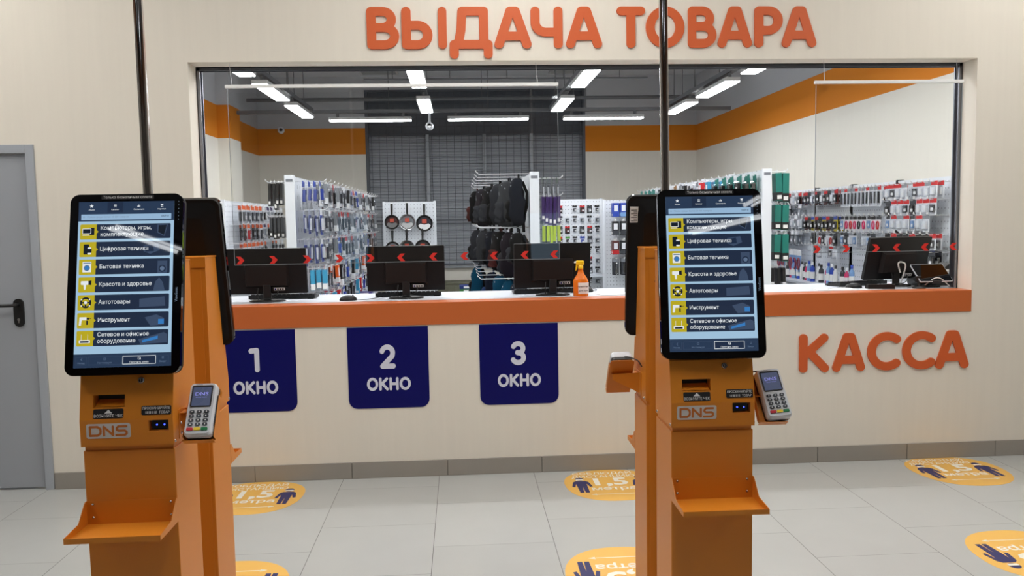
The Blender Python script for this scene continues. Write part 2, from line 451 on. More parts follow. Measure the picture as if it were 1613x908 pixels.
# far window: roller shutter behind a welded grille
win = MB()
z = WZ0; i = 0
while z < WZ1-0.001:
    z2 = min(z+0.055, WZ1)
    win.prism([(YB+0.16, z), (YB+0.145, z+0.012), (YB+0.145, z2-0.012), (YB+0.16, z2), (YB+0.18, z2), (YB+0.18, z)], WX0, WX1, 'shutter_grey', 'x')
    z = z2
wo = tag(win.build('window_1'), kind='structure')
lt = MB().box(WX0, WX1, YB+0.02, YB+0.10, 3.17, 3.21, 'grille_dark').box(WX0, WX1, YB+0.10, YB+0.14, 3.21, WZ1, 'grille_dark')
lt.build('lintel_panel', wo)
for px in (-0.56, 0.47, 1.33): MB().box(px-0.03, px+0.03, YB+0.01, YB+0.09, WZ0, 3.19, 'post_grey', bev=0.004).build('post', wo)
for a, c in ((WX0, WX0+0.05), (WX1-0.05, WX1)): MB().box(a, c, YB-0.01, YB+0.10, WZ0, WZ1, 'grille_dark').build('side_frame', wo)
g = MB()
k = WX0+0.11
while k < WX1-0.05:
    g.tube([(k, YB+0.0, WZ0), (k, YB+0.0, WZ1-0.02)], 0.004, 'grille_dark', 4); k += 0.135
k = WZ0+0.1
while k < WZ1-0.03:
    g.tube([(WX0, YB-0.008, k), (WX1, YB-0.008, k)], 0.004, 'grille_dark', 4); k += 0.135
for zz in (WZ0+0.01, 1.62, WZ1-0.02): g.box(WX0, WX1, YB-0.02, YB+0.0, zz, zz+0.035, 'grille_dark')
g.build('grille', wo)
MB().box(WX0-0.02, WX1+0.02, YB-0.08, YB+0.02, WZ0-0.035, WZ0, 'post_grey').build('sill', wo)

# ================================================================== COUNTER
ct = thing('service_counter', 'long serving counter with orange front band and white worktop in the wall opening', 'counter', (0, 0, 0))
MB().box(OX0+0.003, OX1-0.001, YW-0.008, YW-0.0005, 0.965, 1.105, 'orange_counter', bev=0.002).build('front_band', ct)
MB().box(OX0+0.003, OX1-0.001, YW-0.0005, 5.34, 1.071, 1.105, 'orange_counter').build('front_ledge', ct)
MB().box(XL+0.5, XR-0.3, YI+0.002, 5.94, 1.067, 1.106, 'white_laminate', bev=0.002).box(OX0+0.003, OX1-0.003, 5.34, YI+0.002, 1.067, 1.106, 'white_laminate').build('worktop', ct)
for xx in (-3.0, -1.0, 1.0, 3.0): MB().box(xx-0.02, xx+0.02, YI+0.05, 5.85, 0.0, 1.067, 'white_laminate').build('support_panel', ct)

# ================================================================== SIGN LETTERS
def arc(cx, cy, rx, ry, a0, a1, n=14):
    return [(cx+rx*math.cos(R(a0+(a1-a0)*i/n)), cy+ry*math.sin(R(a0+(a1-a0)*i/n))) for i in range(n+1)]
r_ = 0.105; T_ = 1-r_
def glyph(ch):
    """strokes in letter-height units with stroke radius r_"""
    if ch == 'В': return 0.74, [[(r_, r_), (r_, T_), (0.36, T_)]+arc(0.36, 0.705, 0.21, T_-0.705, 90, -90)+[(r_, 0.515)], [(0.38, 0.515)]+arc(0.40, 0.31, 0.235, 0.205, 90, -90)+[(r_, r_)]]
    if ch == 'Ь': return 0.69, [[(r_, T_), (r_, r_), (0.34, r_)]+arc(0.36, 0.335, 0.225, 0.23, -90, 90)+[(r_, 0.565)]]
    if ch == 'І': return 0.21, [[(r_, r_), (r_, T_)]]
    if ch == 'А': return 0.84, [[(r_, r_), (0.36, T_), (0.48, T_), (0.84-r_, r_)], [(0.20, 0.30), (0.64, 0.30)]]
    if ch == 'Ч': return 0.74, [[(r_, T_), (r_, 0.63)]+arc(0.35, 0.63, 0.245, 0.24, 180, 270)+[(0.635, 0.39)], [(0.635, T_), (0.635, r_)]]
    if ch == 'Т': return 0.66, [[(r_, T_), (0.66-r_, T_)], [(0.33, T_), (0.33, r_)]]
    if ch == 'О': return 0.91, [arc(0.455, 0.5, 0.455-r_, 0.5-r_, 0, 360, 40)]
    if ch == 'Р': return 0.67, [[(r_, r_), (r_, T_), (0.33, T_)]+arc(0.33, 0.655, 0.235, T_-0.655, 90, -90)+[(r_, 0.415)]]
    if ch == 'Д': return 1.0, [[(r_, -0.13), (r_, r_), (0.895, r_), (0.895, -0.13)], [(0.20, r_)]+[(0.27, 0.45), (0.30, T_), (0.80, T_), (0.80, r_)]]
    if ch == 'К': return 0.76, [[(r_, r_), (r_, T_)], [(0.17, 0.47), (0.63, T_)], [(0.26, 0.53), (0.655, r_)]]
    if ch == 'С': return 0.75, [arc(0.50, 0.5, 0.395, 0.5-r_, 52, 308, 30)]
    if ch == 'Н': return 0.75, [[(r_, r_), (r_, T_)], [(0.645, r_), (0.645, T_)], [(r_, 0.5), (0.645, 0.5)]]
    if ch == '1': return 0.46, [[(r_, T_-0.02), (0.35, T_), (0.35, r_)]]
    if ch == '2': return 0.70, [arc(0.345, 0.665, 0.24, T_-0.665, 165, -15, 20)+[(0.56, 0.52), (r_+0.02, r_), (0.60, r_)]]
    if ch == '3': return 0.68, [arc(0.33, 0.70, 0.225, T_-0.70, 155, -80, 20)+[(0.30, 0.525)], [(0.30, 0.525)]+arc(0.33, 0.31, 0.245, 0.205, 85, -155, 22)]
def outline(strokes, rad, h=0.02):
    """contour of the union of capsule strokes by marching squares on their distance field"""
    segs = [(a, b) for s in strokes for a, b in zip(s[:-1], s[1:])]
    pts = np.array([q for s in strokes for q in s]); lo = pts.min(0)-rad-2*h; hi = pts.max(0)+rad+2*h
    nx = int((hi[0]-lo[0])/h)+2; ny = int((hi[1]-lo[1])/h)+2
    X, Y = np.meshgrid(lo[0]+np.arange(nx)*h, lo[1]+np.arange(ny)*h, indexing='ij')
    D = np.full(X.shape, 9.0)
    for (ax, ay), (bx, by) in segs:
        dx, dy = bx-ax, by-ay; l2 = dx*dx+dy*dy+1e-12
        t = np.clip(((X-ax)*dx+(Y-ay)*dy)/l2, 0, 1)
        D = np.minimum(D, np.hypot(X-ax-t*dx, Y-ay-t*dy))
    F = rad-D
    F[np.abs(F) < 1e-9] = 1e-9
    nxt = {}
    def cut(i0, j0, i1, j1):
        a, c = F[i0, j0], F[i1, j1]; t = a/(a-c)
        return (round(float(X[i0, j0]+(X[i1, j1]-X[i0, j0])*t), 6), round(float(Y[i0, j0]+(Y[i1, j1]-Y[i0, j0])*t), 6))
    for i in range(nx-1):
        for j in range(ny-1):
            c = [(i, j), (i+1, j), (i+1, j+1), (i, j+1)]
            s = [F[q] > 0 for q in c]
            if all(s) or not any(s): continue
            ent = []; ex = []
            for k in range(4):
                k2 = (k+1) % 4
                if s[k] != s[k2]:
                    p = cut(*c[k], *c[k2]); (ex if s[k] else ent).append(p)
            for p, q in zip(ex, ent):
                if p != q: nxt[p] = q
    loops = []
    while nxt:
        st = next(iter(nxt)); lp = []; p = st
        while p in nxt:
            lp.append(p); p = nxt.pop(p)
        if len(lp) > 6: loops.append(lp)
    def area(l): return 0.5*sum(a[0]*b[1]-b[0]*a[1] for a, b in zip(l, l[1:]+l[:1]))
    loops.sort(key=lambda l: -abs(area(l)))
    return loops
_gl = {}
def letter_geo(ch):
    if ch not in _gl:
        wd_, st = glyph(ch); _gl[ch] = (wd_, outline(st, r_))
    return _gl[ch]
def add_letter(mb, ch, x0, z0, h, y0, y1, m, wscale=1.0):
    wd_, lp = letter_geo(ch)
    L_ = [[(x0+p[0]*h*wscale, z0+p[1]*h) for p in l] for l in lp]
    # separate outer loops and holes
    def inside(p, l):
        c = False
        for a, b2 in zip(l, l[1:]+l[:1]):
            if (a[1] > p[1]) != (b2[1] > p[1]) and p[0] < (b2[0]-a[0])*(p[1]-a[1])/(b2[1]-a[1])+a[0]: c = not c
        return c
    outer = []; holes = {}
    for l in L_:
        par = [i for i, o in enumerate(outer) if inside(l[0], o)]
        if par: holes.setdefault(par[0], []).append(l)
        else: outer.append(l)
    for i, o in enumerate(outer): mb.prism(o, y0, y1, m, 'y', holes=holes.get(i, ()))
    return wd_*h*wscale
LH = 0.25
words = [('В', -0.537, -0.343, 'first letter, В, of the orange word ВЫДАЧА'), ('Ы', -0.328, -0.054, 'second letter, Ы, of the orange word ВЫДАЧА'),
         ('Д', -0.040, 0.222, 'third letter, Д, hanging lowest in the orange word ВЫДАЧА'), ('А', 0.233, 0.460, 'fourth letter, А, between Д and Ч in the orange word ВЫДАЧА'),
         ('Ч', 0.456, 0.653, 'fifth letter, Ч, of the orange word ВЫДАЧА'), ('А', 0.672, 0.896, 'last letter, А, of the orange word ВЫДАЧА'),
         ('Т', 0.987, 1.164, 'first letter, Т, of the orange word ТОВАРА'), ('О', 1.168, 1.409, 'second letter, О, behind the chrome pole in the word ТОВАРА'),
         ('В', 1.432, 1.611, 'third letter, В, of the orange word ТОВАРА'), ('А', 1.619, 1.835, 'fourth letter, А, between В and Р in the orange word ТОВАРА'),
         ('Р', 1.851, 2.030, 'fifth letter, Р, of the orange word ТОВАРА'), ('А', 2.026, 2.246, 'last letter, А, of the orange word ТОВАРА')]
for ch, xa, xb, lab in words:
    mb = MB()
    if ch == 'Ы':
        add_letter(mb, 'Ь', 0, 0, LH, YW-0.012, YW, 'orange_letter', 1.08)
        add_letter(mb, 'І', 0.220, 0, LH, YW-0.012, YW, 'orange_letter')
    else:
        add_letter(mb, ch, 0, 0, LH, YW-0.012, YW, 'orange_letter', (xb-xa)/(glyph(ch)[0]*LH))
    tag(mb.build('sign_letter', loc=(xa, 0, 2.653)), lab, 'letter', 'orange letters of the wall signs')
kas = [('К', 2.158, 2.355, 'first letter, К, of the orange word КАССА'), ('А', 2.378, 2.593, 'second letter, А, of the orange word КАССА'),
       ('С', 2.609, 2.805, 'first of the two letters С in the orange word КАССА'), ('С', 2.842, 3.038, 'second of the two letters С in the orange word КАССА'), ('А', 3.064, 3.289, 'last letter, А, of the orange word КАССА')]
for ch, xa, xb, lab in kas:
    mb = MB(); add_letter(mb, ch, 0, 0, 0.250, YW-0.012, YW, 'orange_letter', (xb-xa)/(glyph(ch)[0]*0.25))
    tag(mb.build('sign_letter', loc=(xa, 0, 0.594)), lab, 'letter', 'orange letters of the wall signs')

# ================================================================== BLUE WINDOW SIGNS
for n_, xa, xb, wd1 in (('1', -1.537, -1.036, 'one'), ('2', -0.718, -0.216, 'two'), ('3', 0.103, 0.600, 'three')):
    t = thing('window_sign', 'navy blue sign below the counter with white number %s and ОКНО' % n_, 'sign', ((xa+xb)/2, YW, 0.445), 0, 'navy window number signs')
    hw = (xb-xa)/2
    pl = rrect(-hw, hw, 0, 0.80, 0.055)
    pl = [(min(max(p[0], -hw), hw), min(p[1], 0.512)) for p in pl]
    q = []
    for p in pl:
        if not q or (abs(p[0]-q[-1][0])+abs(p[1]-q[-1][1])) > 1e-6: q.append(p)
    out = [p for p in q if p[1] < 0.511]; out = [p for p in out]
    k0 = max(range(len(out)), key=lambda i: out[i][0])
    poly = [p for p in rrect(-hw, hw, 0, 0.80, 0.055) if p[1] < 0.4]
    right = [p for p in poly if p[0] > 0]; left = [p for p in poly if p[0] < 0]
    poly = left+right+[(hw, 0.512), (-hw, 0.512)]
    MB().prism(poly, -0.004, 0, 'sign_blue', 'y').build('board', t)
    m1 = MB(); wd_ = glyph(n_)[0]*0.152; add_letter(m1, n_, -wd_/2, 0.250, 0.152, -0.0055, -0.004, 'sign_white', 0.92); m1.build('number', t)
    m1 = MB(); hh = 0.083; ws = [glyph(c)[0]*hh*0.92 for c in 'ОКНО']; tot = sum(ws)+0.006*3; xx = -tot/2
    for c, ww in zip('ОКНО', ws): add_letter(m1, c, xx, 0.112, hh, -0.0055, -0.004, 'sign_white', 0.92); xx += ww+0.006
    m1.build('word', t)

# ================================================================== FLOOR DECALS
def decal(loc, rz, label):
    t = thing('distance_sticker', label, 'floor sticker', (loc[0], loc[1], 0.0), rz, 'yellow distance stickers on the floor')
    n = 56; a, b2, e = 0.285, 0.295, 2.35
    poly = []
    for i in range(n):
        th = 2*math.pi*i/n; c, s_ = math.cos(th), math.sin(th)
        px = a*math.copysign(abs(c)**(2/e), c); py = b2*math.copysign(abs(s_)**(2/e), s_)
        px *= 1.0+0.10*(py/b2)*0.6
        poly.append((px, py))
    MB().prism(poly, 0.0, 0.0008, 'decal_yellow', 'z').build('base_film', t)
    z = 0.0011
    m1 = MB()
    m1.text('СОБЛЮДАЙ', 0.062, 'decal_white', TR((-0.03, 0.205, z)), bold=0.012, sx=1.0)
    m1.text('ДИСТАНЦИЮ', 0.062, 'decal_white', TR((-0.03, 0.142, z)), bold=0.012, sx=0.95)
    m1.text('1,5', 0.185, 'decal_white', TR((0.0, -0.005, z)), bold=0.03, sx=1.1)
    m1.text('метра', 0.082, 'decal_white', TR((0.0, -0.095, z)), bold=0.02, sx=1.15)
    m1.build('writing', t)
    m1 = MB().box(-0.135, 0.135, -0.176, -0.170, 0.0008, z, 'decal_white')
    for s_ in (-1, 1): m1.prism([(s_*0.155, -0.173), (s_*0.122, -0.160), (s_*0.122, -0.186)][::s_], 0.0008, z, 'decal_white', 'z')
    m1.build('double_arrow', t)
    for s_ in (-1, 1):
        m1 = MB(); X = s_*0.185
        man = [(-0.028, -0.135), (-0.004, -0.135), (0, -0.02), (0.004, -0.135), (0.028, -0.135), (0.032, 0.03), (0.045, -0.03), (0.062, -0.022), (0.048, 0.062), (0.03, 0.082),
               (-0.03, 0.082), (-0.048, 0.062), (-0.062, -0.022), (-0.045, -0.03), (-0.032, 0.03)]
        m1.prism([(X+p[0], p[1]) for p in man], 0.0008, z, 'decal_navy', 'z')
        m1.prism([(X+0.027*math.cos(2*math.pi*i/16), 0.118+0.03*math.sin(2*math.pi*i/16)) for i in range(16)], 0.0008, z, 'decal_navy', 'z')
        m1.prism([(X-0.024, 0.096), (X+0.024, 0.096), (X+0.025, 0.116), (X-0.025, 0.116)], z, z+0.0003, 'decal_white', 'z')
        m1.build('figure', t)
    return t
decal((-1.25, 4.885), 0, 'yellow distance sticker by the wall beyond the left kiosk pair')
decal((0.885, 4.885), 0, 'yellow distance sticker by the wall just left of the right kiosk pair')
decal((3.07, 4.905), 0, 'yellow distance sticker by the wall under the word КАССА')
decal((-1.085, 3.648), math.pi, 'upside-down yellow sticker at the frame bottom beside the left kiosk pair')
decal((0.725, 3.63), math.pi, 'upside-down yellow sticker at the foot of the right kiosk pair')
decal((2.665, 3.64), math.pi, 'upside-down yellow sticker at the lower right frame edge')

# ================================================================== KIOSKS
def cut_mesh(mb, cutter, name):
    a = mb.build('work'); c = cutter.build('work_cut')
    md = a.modifiers.new('b', 'BOOLEAN'); md.object = c; md.operation = 'DIFFERENCE'; md.solver = 'EXACT'
    dg = bpy.context.evaluated_depsgraph_get()
    me = bpy.data.meshes.new_from_object(a.evaluated_get(dg)); me.name = name
    bpy.data.objects.remove(a); bpy.data.objects.remove(c)
    return me
KW = 0.127
def make_kiosk(label, loc, rz, zo, mc, tilt, myaw):
    """pair centre is the origin; this unit's customer side faces -y"""
    t = thing('payment_kiosk', label, 'self-service kiosk', loc, rz, 'orange payment kiosks')
    O = 'orange_powder'
    zb = 0.968+zo
    MB().box(-KW, KW, -0.288, -0.08, 0.0, zb, O, bev=0.0015).build('lower_cabinet', t)
    # head with receipt and scanner openings
    zt = 1.185+zo; zc = 1.058+zo; z0 = 0.982+zo
    prof = [(-0.08, z0), (-0.297, z0), (-0.297, zc), (-0.272, zt), (-0.25, zt+0.002), (-0.200, 1.50), (-0.08, 1.50)]
    hd = MB().prism(prof, -KW-0.002, KW+0.002, O, 'x')
    cu = MB().box(-0.093, -0.005, -0.40, -0.245, zc+0.034, zc+0.070, O).box(0.060, 0.116, -0.40, -0.262, zc-0.036, zc-0.004, O)
    hme = cut_mesh(hd, cu, 'head')
    hd = inst('head', hme, t)
    MB().box(-KW+0.004, KW-0.004, -0.284, -0.084, zb, z0, O).build('recess_band', t)
    MB().box(-0.095, -0.003, -0.249, -0.245, zc+0.030, zc+0.074, 'slot_dark').prism([(-0.246, zc+0.052), (-0.284, zc+0.036), (-0.246, zc+0.036)], -0.090, -0.008, O, 'x').build('receipt_slot', hd)
    sc = MB().box(0.060, 0.116, -0.266, -0.262, zc-0.036, zc-0.004, 'slot_dark')
    sc.prism(rrect(0.063, 0.113, zc-0.034, zc-0.006, 0.012), -0.282, -0.266, 'scanner_glass', 'y')
    for xx in (0.079, 0.100): sc.lathe([(0.0022, 0), (0.0022, 0.001)], 'scanner_led', 10, M=TR((xx, -0.282, zc-0.021)) @ RX(R(90)))
    sc.build('barcode_scanner', hd)
    al = math.atan2(0.025, 0.127)
    def face(x, u):   # frame on the sloped upper face; u = height above the crease
        return TR((x, -0.2972+u*math.sin(al), zc+u*math.cos(al))) @ RX(-al) @ UP
    def plate(mb, w, h, m, M, r=0.004, d=0.0008): mb.prism(rrect(-w/2, w/2, -h/2, h/2, r, 3), 0, d, m, 'z', M=M)
    p1 = MB(); M = face(-0.0495, 0.018); plate(p1, 0.083, 0.027, 'label_black', M)
    p1.text('ВОЗЬМИТЕ ЧЕК', 0.0112, 'label_white', M @ TR((0, -0.0098, 0.0011)), bold=0.006, sx=0.92)
    p1.add([(-0.011, 0.001, 0.0011), (0.011, 0.001, 0.0011), (0, 0.0115, 0.0011)], [(0, 1, 2)], 'label_white', M=M); p1.build('receipt_label', hd)
    p1 = MB(); M = face(0.083, 0.024); plate(p1, 0.083, 0.026, 'label_black', M)
    p1.text('ПРОСКАНИРУЙТЕ', 0.0098, 'label_white', M @ TR((0, 0.0025, 0.0011)), bold=0.008, sx=0.88)
    p1.text('ТОВАР', 0.0098, 'label_white', M @ TR((0.022, -0.0095, 0.0011)), bold=0.008, sx=0.9)
    for i, ww in enumerate((1, 2, 1, 3, 1, 2, 1, 1, 2)): p1.box(-0.030+i*0.0036, -0.030+i*0.0036+0.0008*ww, -0.0095, -0.0025, 0.0008, 0.0011, 'label_white', M=M)
    p1.build('scan_label', hd)
    # logo plate: D N S in wide outline strokes
    M = TR((-0.0505, -0.2972, zc-0.031)) @ UP
    p1 = MB(); plate(p1, 0.122, 0.042, 'plate_grey', M, 0.006)
    wdt = 0.0032
    def stroke(pts):
        lps = [[(q[0]/100, q[1]/100) for q in lp] for lp in outline([[(a*100, c*100) for a, c in pts]], wdt*100, 0.05)]
        p1.prism(lps[0], 0.0008, 0.0014, 'logo_orange', 'z', M=M, holes=lps[1:])
    hh = 0.0125
    stroke([(-0.0505, -hh), (-0.0505, hh), (-0.030, hh), (-0.0225, hh*0.55), (-0.0215, 0), (-0.0225, -hh*0.55), (-0.030, -hh), (-0.0497, -hh)])
    stroke([(-0.0125, -hh), (-0.0125, hh), (0.0125, -hh), (0.0125, hh)])
    stroke([(0.050, hh), (0.028, hh), (0.0235, hh*0.6), (0.0235, hh*0.25), (0.028, 0), (0.0455, 0), (0.050, -hh*0.3), (0.050, -hh*0.7), (0.0455, -hh), (0.0215, -hh)])
    p1.build('logo_plate', hd)
    lk = MB(); M = face(0.040, 0.110)
    lk.lathe([(0.0095, 0), (0.0095, 0.004), (0.0075, 0.006)], 'steel', 16, M=M).lathe([(0.0055, 0.0061), (0.005, 0.0066)], 'slot_dark', 12, M=M).box(-0.0012, 0.0012, -0.004, 0.004, 0.0066, 0.0072, 'steel', M=M)
    lk.build('cam_lock', hd)
    def screw(par, M, r=0.0045):
        MB().lathe([(r, 0), (r, 0.0015), (r*0.6, 0.0035), (r*0.1, 0.004)], 'steel', 10, M=M).build('screw', par)
    for s_ in (-1, 1):
        for yy in (-0.286, -0.105): screw(hd, TR((s_*(KW+0.002), yy, z0+0.008)) @ RY(R(90*s_)))
    # service door on the rear
    dd = MB().box(-KW+0.012, KW-0.012, -0.08, -0.0785, 0.20, 1.462, O, bev=0.0006).build('service_door', t)
    MB().lathe([(0.008, 0), (0.008, 0.004), (0.005, 0.005)], 'steel', 14, M=TR((0.088, -0.0785, 1.385)) @ RX(R(-90))).build('cam_lock', dd)
    MB().box(-KW-0.0035, KW+0.0035, -0.21, -0.0775, 1.498, 1.503, O, bev=0.001).box(-KW-0.0035, KW+0.0035, -0.0785, -0.077, 1.468, 1.5, O).build('top_cap', t)
    # tray
    ty = -0.288; tz = 0.822+zo
    tr = MB().box(-KW, KW, ty-0.0015, ty-0.0002, tz-0.070, tz, O)
    tr.box(-KW, KW, ty-0.148, ty-0.001, tz-0.0695, tz-0.068, O).box(-KW, KW, ty-0.1495, ty-0.148, tz-0.0695, tz-0.054, O)
    for s_ in (-1, 1):
        tr.prism([(ty-0.001, tz-0.069), (ty-0.148, tz-0.069), (ty-0.148, tz-0.054), (ty-0.058, tz-0.047), (ty-0.016, tz-0.004), (ty-0.010, tz), (ty-0.001, tz)], s_*KW-0.00075, s_*KW+0.00075, O, 'x')
    tray = tr.build('parcel_tray', t)
    for s_ in (-1, 1):
        for zz in (-0.010, -0.048): screw(tray, TR((s_*(KW-0.018), ty-0.0015, tz+zz)) @ RX(R(90)), 0.004)
    # bracket of the card terminal on the right side
    br = MB(); bz = 1.06+zo
    br.box(KW+0.002, KW+0.0035, -0.250, -0.150, bz-0.075, bz+0.010, O)
    br.prism([(KW+0.0035, bz-0.07), (KW+0.10, bz-0.02), (KW+0.10, bz), (KW+0.0035, bz+0.004)], -0.190, -0.1885, O, 'y')
    br.box(KW+0.0035, KW+0.10, -0.240, -0.1885, bz-0.002, bz-0.0005, O)
    Mt = TR(TERM_LOC) @ TR((0, 0, zo)) @ RX(-TERM_TILT) @ UP
    br.prism(rrect(-0.044, 0.044, -0.088, 0.080, 0.012, 3), -0.046, -0.0445, O, 'z', M=Mt)
    br.box(-0.044, 0.044, -0.0895, -0.088, -0.046, -0.024, O, M=Mt)
    br.box(-0.044, -0.0425, -0.080, 0.05, -0.046, -0.022, O, M=Mt).box(0.0425, 0.044, -0.080, 0.05, -0.046, -0.022, O, M=Mt)
    brk = br.build('terminal_bracket', t)
    for zz in (-0.06, -0.03): screw(brk, TR((KW+0.0035, -0.235, bz+zz)) @ RY(R(90)))
    # ------- touch monitor
    Mm = TR(mc) @ TR((0, 0, zo)) @ RZ(myaw) @ RX(-tilt) @ UP       # x right, y up, z out of the glass
    BW, BH = 0.1585, 0.2605
    mo = MB()
    mo.prism(rrect(-BW, BW, -BH, BH, 0.026, 8), -0.016, -0.0006, 'black_gloss', 'z', M=Mm)
    mo.prism(rrect(-BW+0.001, BW-0.001, -BH+0.001, BH-0.001, 0.026, 8), -0.034, -0.016, 'black_shell', 'z', M=Mm)
    mon = mo.build('touch_monitor', t)
    bk = MB(); 
    a_ = rrect(-BW+0.012, BW-0.012, -BH+0.012, BH-0.012, 0.026, 6); c_ = rrect(-0.10, 0.10, -0.20, 0.20, 0.02, 6)
    n = len(a_); bk.add([(p[0], p[1], -0.034) for p in a_]+[(p[0], p[1], -0.046) for p in c_], [(i, n+i, n+(i+1) % n, (i+1) % n) for i in range(n)]+[tuple(range(n, 2*n))[::-1]], 'black_shell', M=Mm)
    bk.build('rear_shell', mon)
    MB().box(-0.05, 0.05, -0.05, 0.05, -0.060, -0.046, 'black_plastic', M=Mm).build('wall_mount', mon)
    st = MB().box(0.120, 0.149, 0.165, 0.222, -0.0405, -0.034, 'paper', M=Mm)
    for i in range(7): st.box(0.123, 0.136 if i % 2 else 0.146, 0.170+0.0065*i, 0.1725+0.0065*i, -0.0409, -0.0405, 'label_black', M=Mm)
    st.build('rating_sticker', mon)
    vb = MB(); vb.text('ViewSonic', 0.0105, 'ui_grey', Mm @ TR((BW-0.0105, -0.035, 0.0001)) @ RZ(R(90)), bold=0.0, sx=0.95)
    for i in range(6): vb.lathe([(0.0011, 0.0), (0.0011, 0.0002)], 'ui_grey', 8, M=Mm @ TR((BW-0.012, BH-0.024-0.0105*i, -0.0006)))
    vb.build('bezel_marks', mon)
    tp = MB(); plate(tp, 0.148, 0.0125, 'label_black', Mm @ TR((0.002, BH-0.0095, -0.0006)), 0.003, 0.0006)
    tp.text('Только безналичная оплата', 0.0106, 'label_white', Mm @ TR((0.002, BH-0.0128, 0.0003)), bold=0.006, sx=0.96)
    tp.build('notice_strip', mon)
    # ------- screen graphics
    S = 0.268; SH = S*16/9
    def Z(i): return 0.00035*i
    def ui(mb, x0, x1, y0, y1, m, lay, r=0.0):
        """fractions of the screen width, from the top left"""
        xa, xb, ya, yb = (x0-0.5)*S, (x1-0.5)*S, SH/2-y1*S, SH/2-y0*S
        if r: mb.add([(p[0], p[1], Z(lay)) for p in rrect(xa, xb, ya, yb, r*S, 3)], [tuple(range(16))], m, M=Mm)
        else: mb.add([(xa, ya, Z(lay)), (xb, ya, Z(lay)), (xb, yb, Z(lay)), (xa, yb, Z(lay))], [(0, 1, 2, 3)], m, M=Mm)
    def poly(mb, pts, m, lay):
        v = [((x-0.5)*S, SH/2-y*S, Z(lay)) for x, y in pts]
        a = sum(v[i][0]*v[(i+1) % len(v)][1]-v[(i+1) % len(v)][0]*v[i][1] for i in range(len(v)))
        ids = tuple(range(len(v)))
        if len(v) > 4:
            for tr_ in tessellate_polygon([[Vector(q) for q in v]]):
                pa = [v[i] for i in tr_]; aa = sum(pa[i][0]*pa[(i+1) % 3][1]-pa[(i+1) % 3][0]*pa[i][1] for i in range(3))
                mb.add(pa, [(0, 1, 2) if aa > 0 else (2, 1, 0)], m, M=Mm)
        else: mb.add(v, [ids if a > 0 else ids[::-1]], m, M=Mm)
    def ring(mb, x0, x1, y0, y1, wd_, m, lay):
        ui(mb, x0, x1, y0, y0+wd_, m, lay); ui(mb, x0, x1, y1-wd_, y1, m, lay); ui(mb, x0, x0+wd_, y0, y1, m, lay); ui(mb, x1-wd_, x1, y0, y1, m, lay)
    def disc(mb, cx, cy, r, m, lay, n=18): poly(mb, [(cx+r*math.cos(2*math.pi*i/n), cy+r*math.sin(2*math.pi*i/n)) for i in range(n)], m, lay)
    def wr(mb, s, x, y, size, m, lay, al='LEFT', bold=0.0, sx=1.0): mb.text(s, size*S, m, Mm @ TR(((x-0.5)*S, SH/2-y*S, Z(lay))), al, bold, sx=sx)
    H = 16/9
    sb = MB(); ui(sb, 0, 1, 0, H, 'ui_bg', 1); scr = sb.build('screen', mon)
    hb = MB(); ui(hb, 0, 1, 0, 0.213, 'ui_navy', 2); ui(hb, 0.30, 0.465, 0.005, 0.118, 'ui_navy_dark', 3)
    star = []
    for i in range(10):
        rr = 0.022 if i % 2 == 0 else 0.010; an = R(-90+36*i); star.append((0.135+rr*math.cos(an), 0.048+rr*math.sin(an)))
    poly(hb, star, 'ui_white', 4)
    for i in range(3): ui(hb, 0.367, 0.395, 0.034+0.011*i, 0.039+0.011*i, 'ui_white', 4)
    for i, hh in enumerate((0.012, 0.024, 0.018)): ui(hb, 0.614+0.011*i, 0.621+0.011*i, 0.062-hh, 0.062, 'ui_white', 4)
    poly(hb, [(0.855, 0.033), (0.888, 0.033), (0.880, 0.050), (0.864, 0.050)], 'ui_white', 4); disc(hb, 0.865, 0.060, 0.005, 'ui_white', 4, 8); disc(hb, 0.880, 0.060, 0.005, 'ui_white', 4, 8)
    for x_, s_ in ((0.135, 'Акции'), (0.382, 'Каталог'), (0.63, 'Сравнение'), (0.87, 'Корзина')): wr(hb, s_, x_, 0.094, 0.021, 'ui_white', 4, 'CENTER')
    hb.build('header_bar', scr)
    fb = MB(); ui(fb, 0.03, 0.972, 0.137, 0.199, 'ui_field', 4, 0.004); wr(fb, 'Поиск среди более 20 000 товаров', 0.095, 0.175, 0.026, 'ui_grey', 5); ring(fb, 0.052, 0.066, 0.160, 0.174, 0.003, 'ui_grey', 5)
    wr(fb, 'НАЙТИ', 0.945, 0.174, 0.023, 'ui_ink', 5, 'RIGHT', 0.01); fb.build('search_field', scr)
    rows = [(['Компьютеры, игры,', 'комплектующие'], 'pc'), (['Цифровая техника'], 'phone'), (['Бытовая техника'], 'wash'), (['Красота и здоровье'], 'dryer'), (['Автотовары'], 'wheel'), (['Инструмент'], 'drill'), (['Сетевое и офисное', 'оборудование'], 'router')]
    for i, (lines, ic) in enumerate(rows):
        y0 = 0.246+0.1905*i; y1 = y0+0.163; ym = (y0+y1)/2
        b = MB(); ui(b, 0.024, 0.968, y0, y1, 'ui_tile', 3, 0.012); ui(b, 0.024, 0.196, y0, y1, 'ui_yellow', 4, 0.012); ui(b, 0.11, 0.196, y0, y1, 'ui_yellow', 4)
        poly(b, [(0.196, ym-0.018), (0.216, ym), (0.196, ym+0.018)], 'ui_yellow', 4)
        if len(lines) == 1: wr(b, lines[0], 0.238, ym+0.017, 0.061, 'ui_white', 5, bold=0.003, sx=0.93)
        else:
            wr(b, lines[0], 0.238, ym-0.019, 0.061, 'ui_white', 5, bold=0.003, sx=0.93); wr(b, lines[1], 0.238, ym+0.050, 0.061, 'ui_white', 5, bold=0.003, sx=0.93)
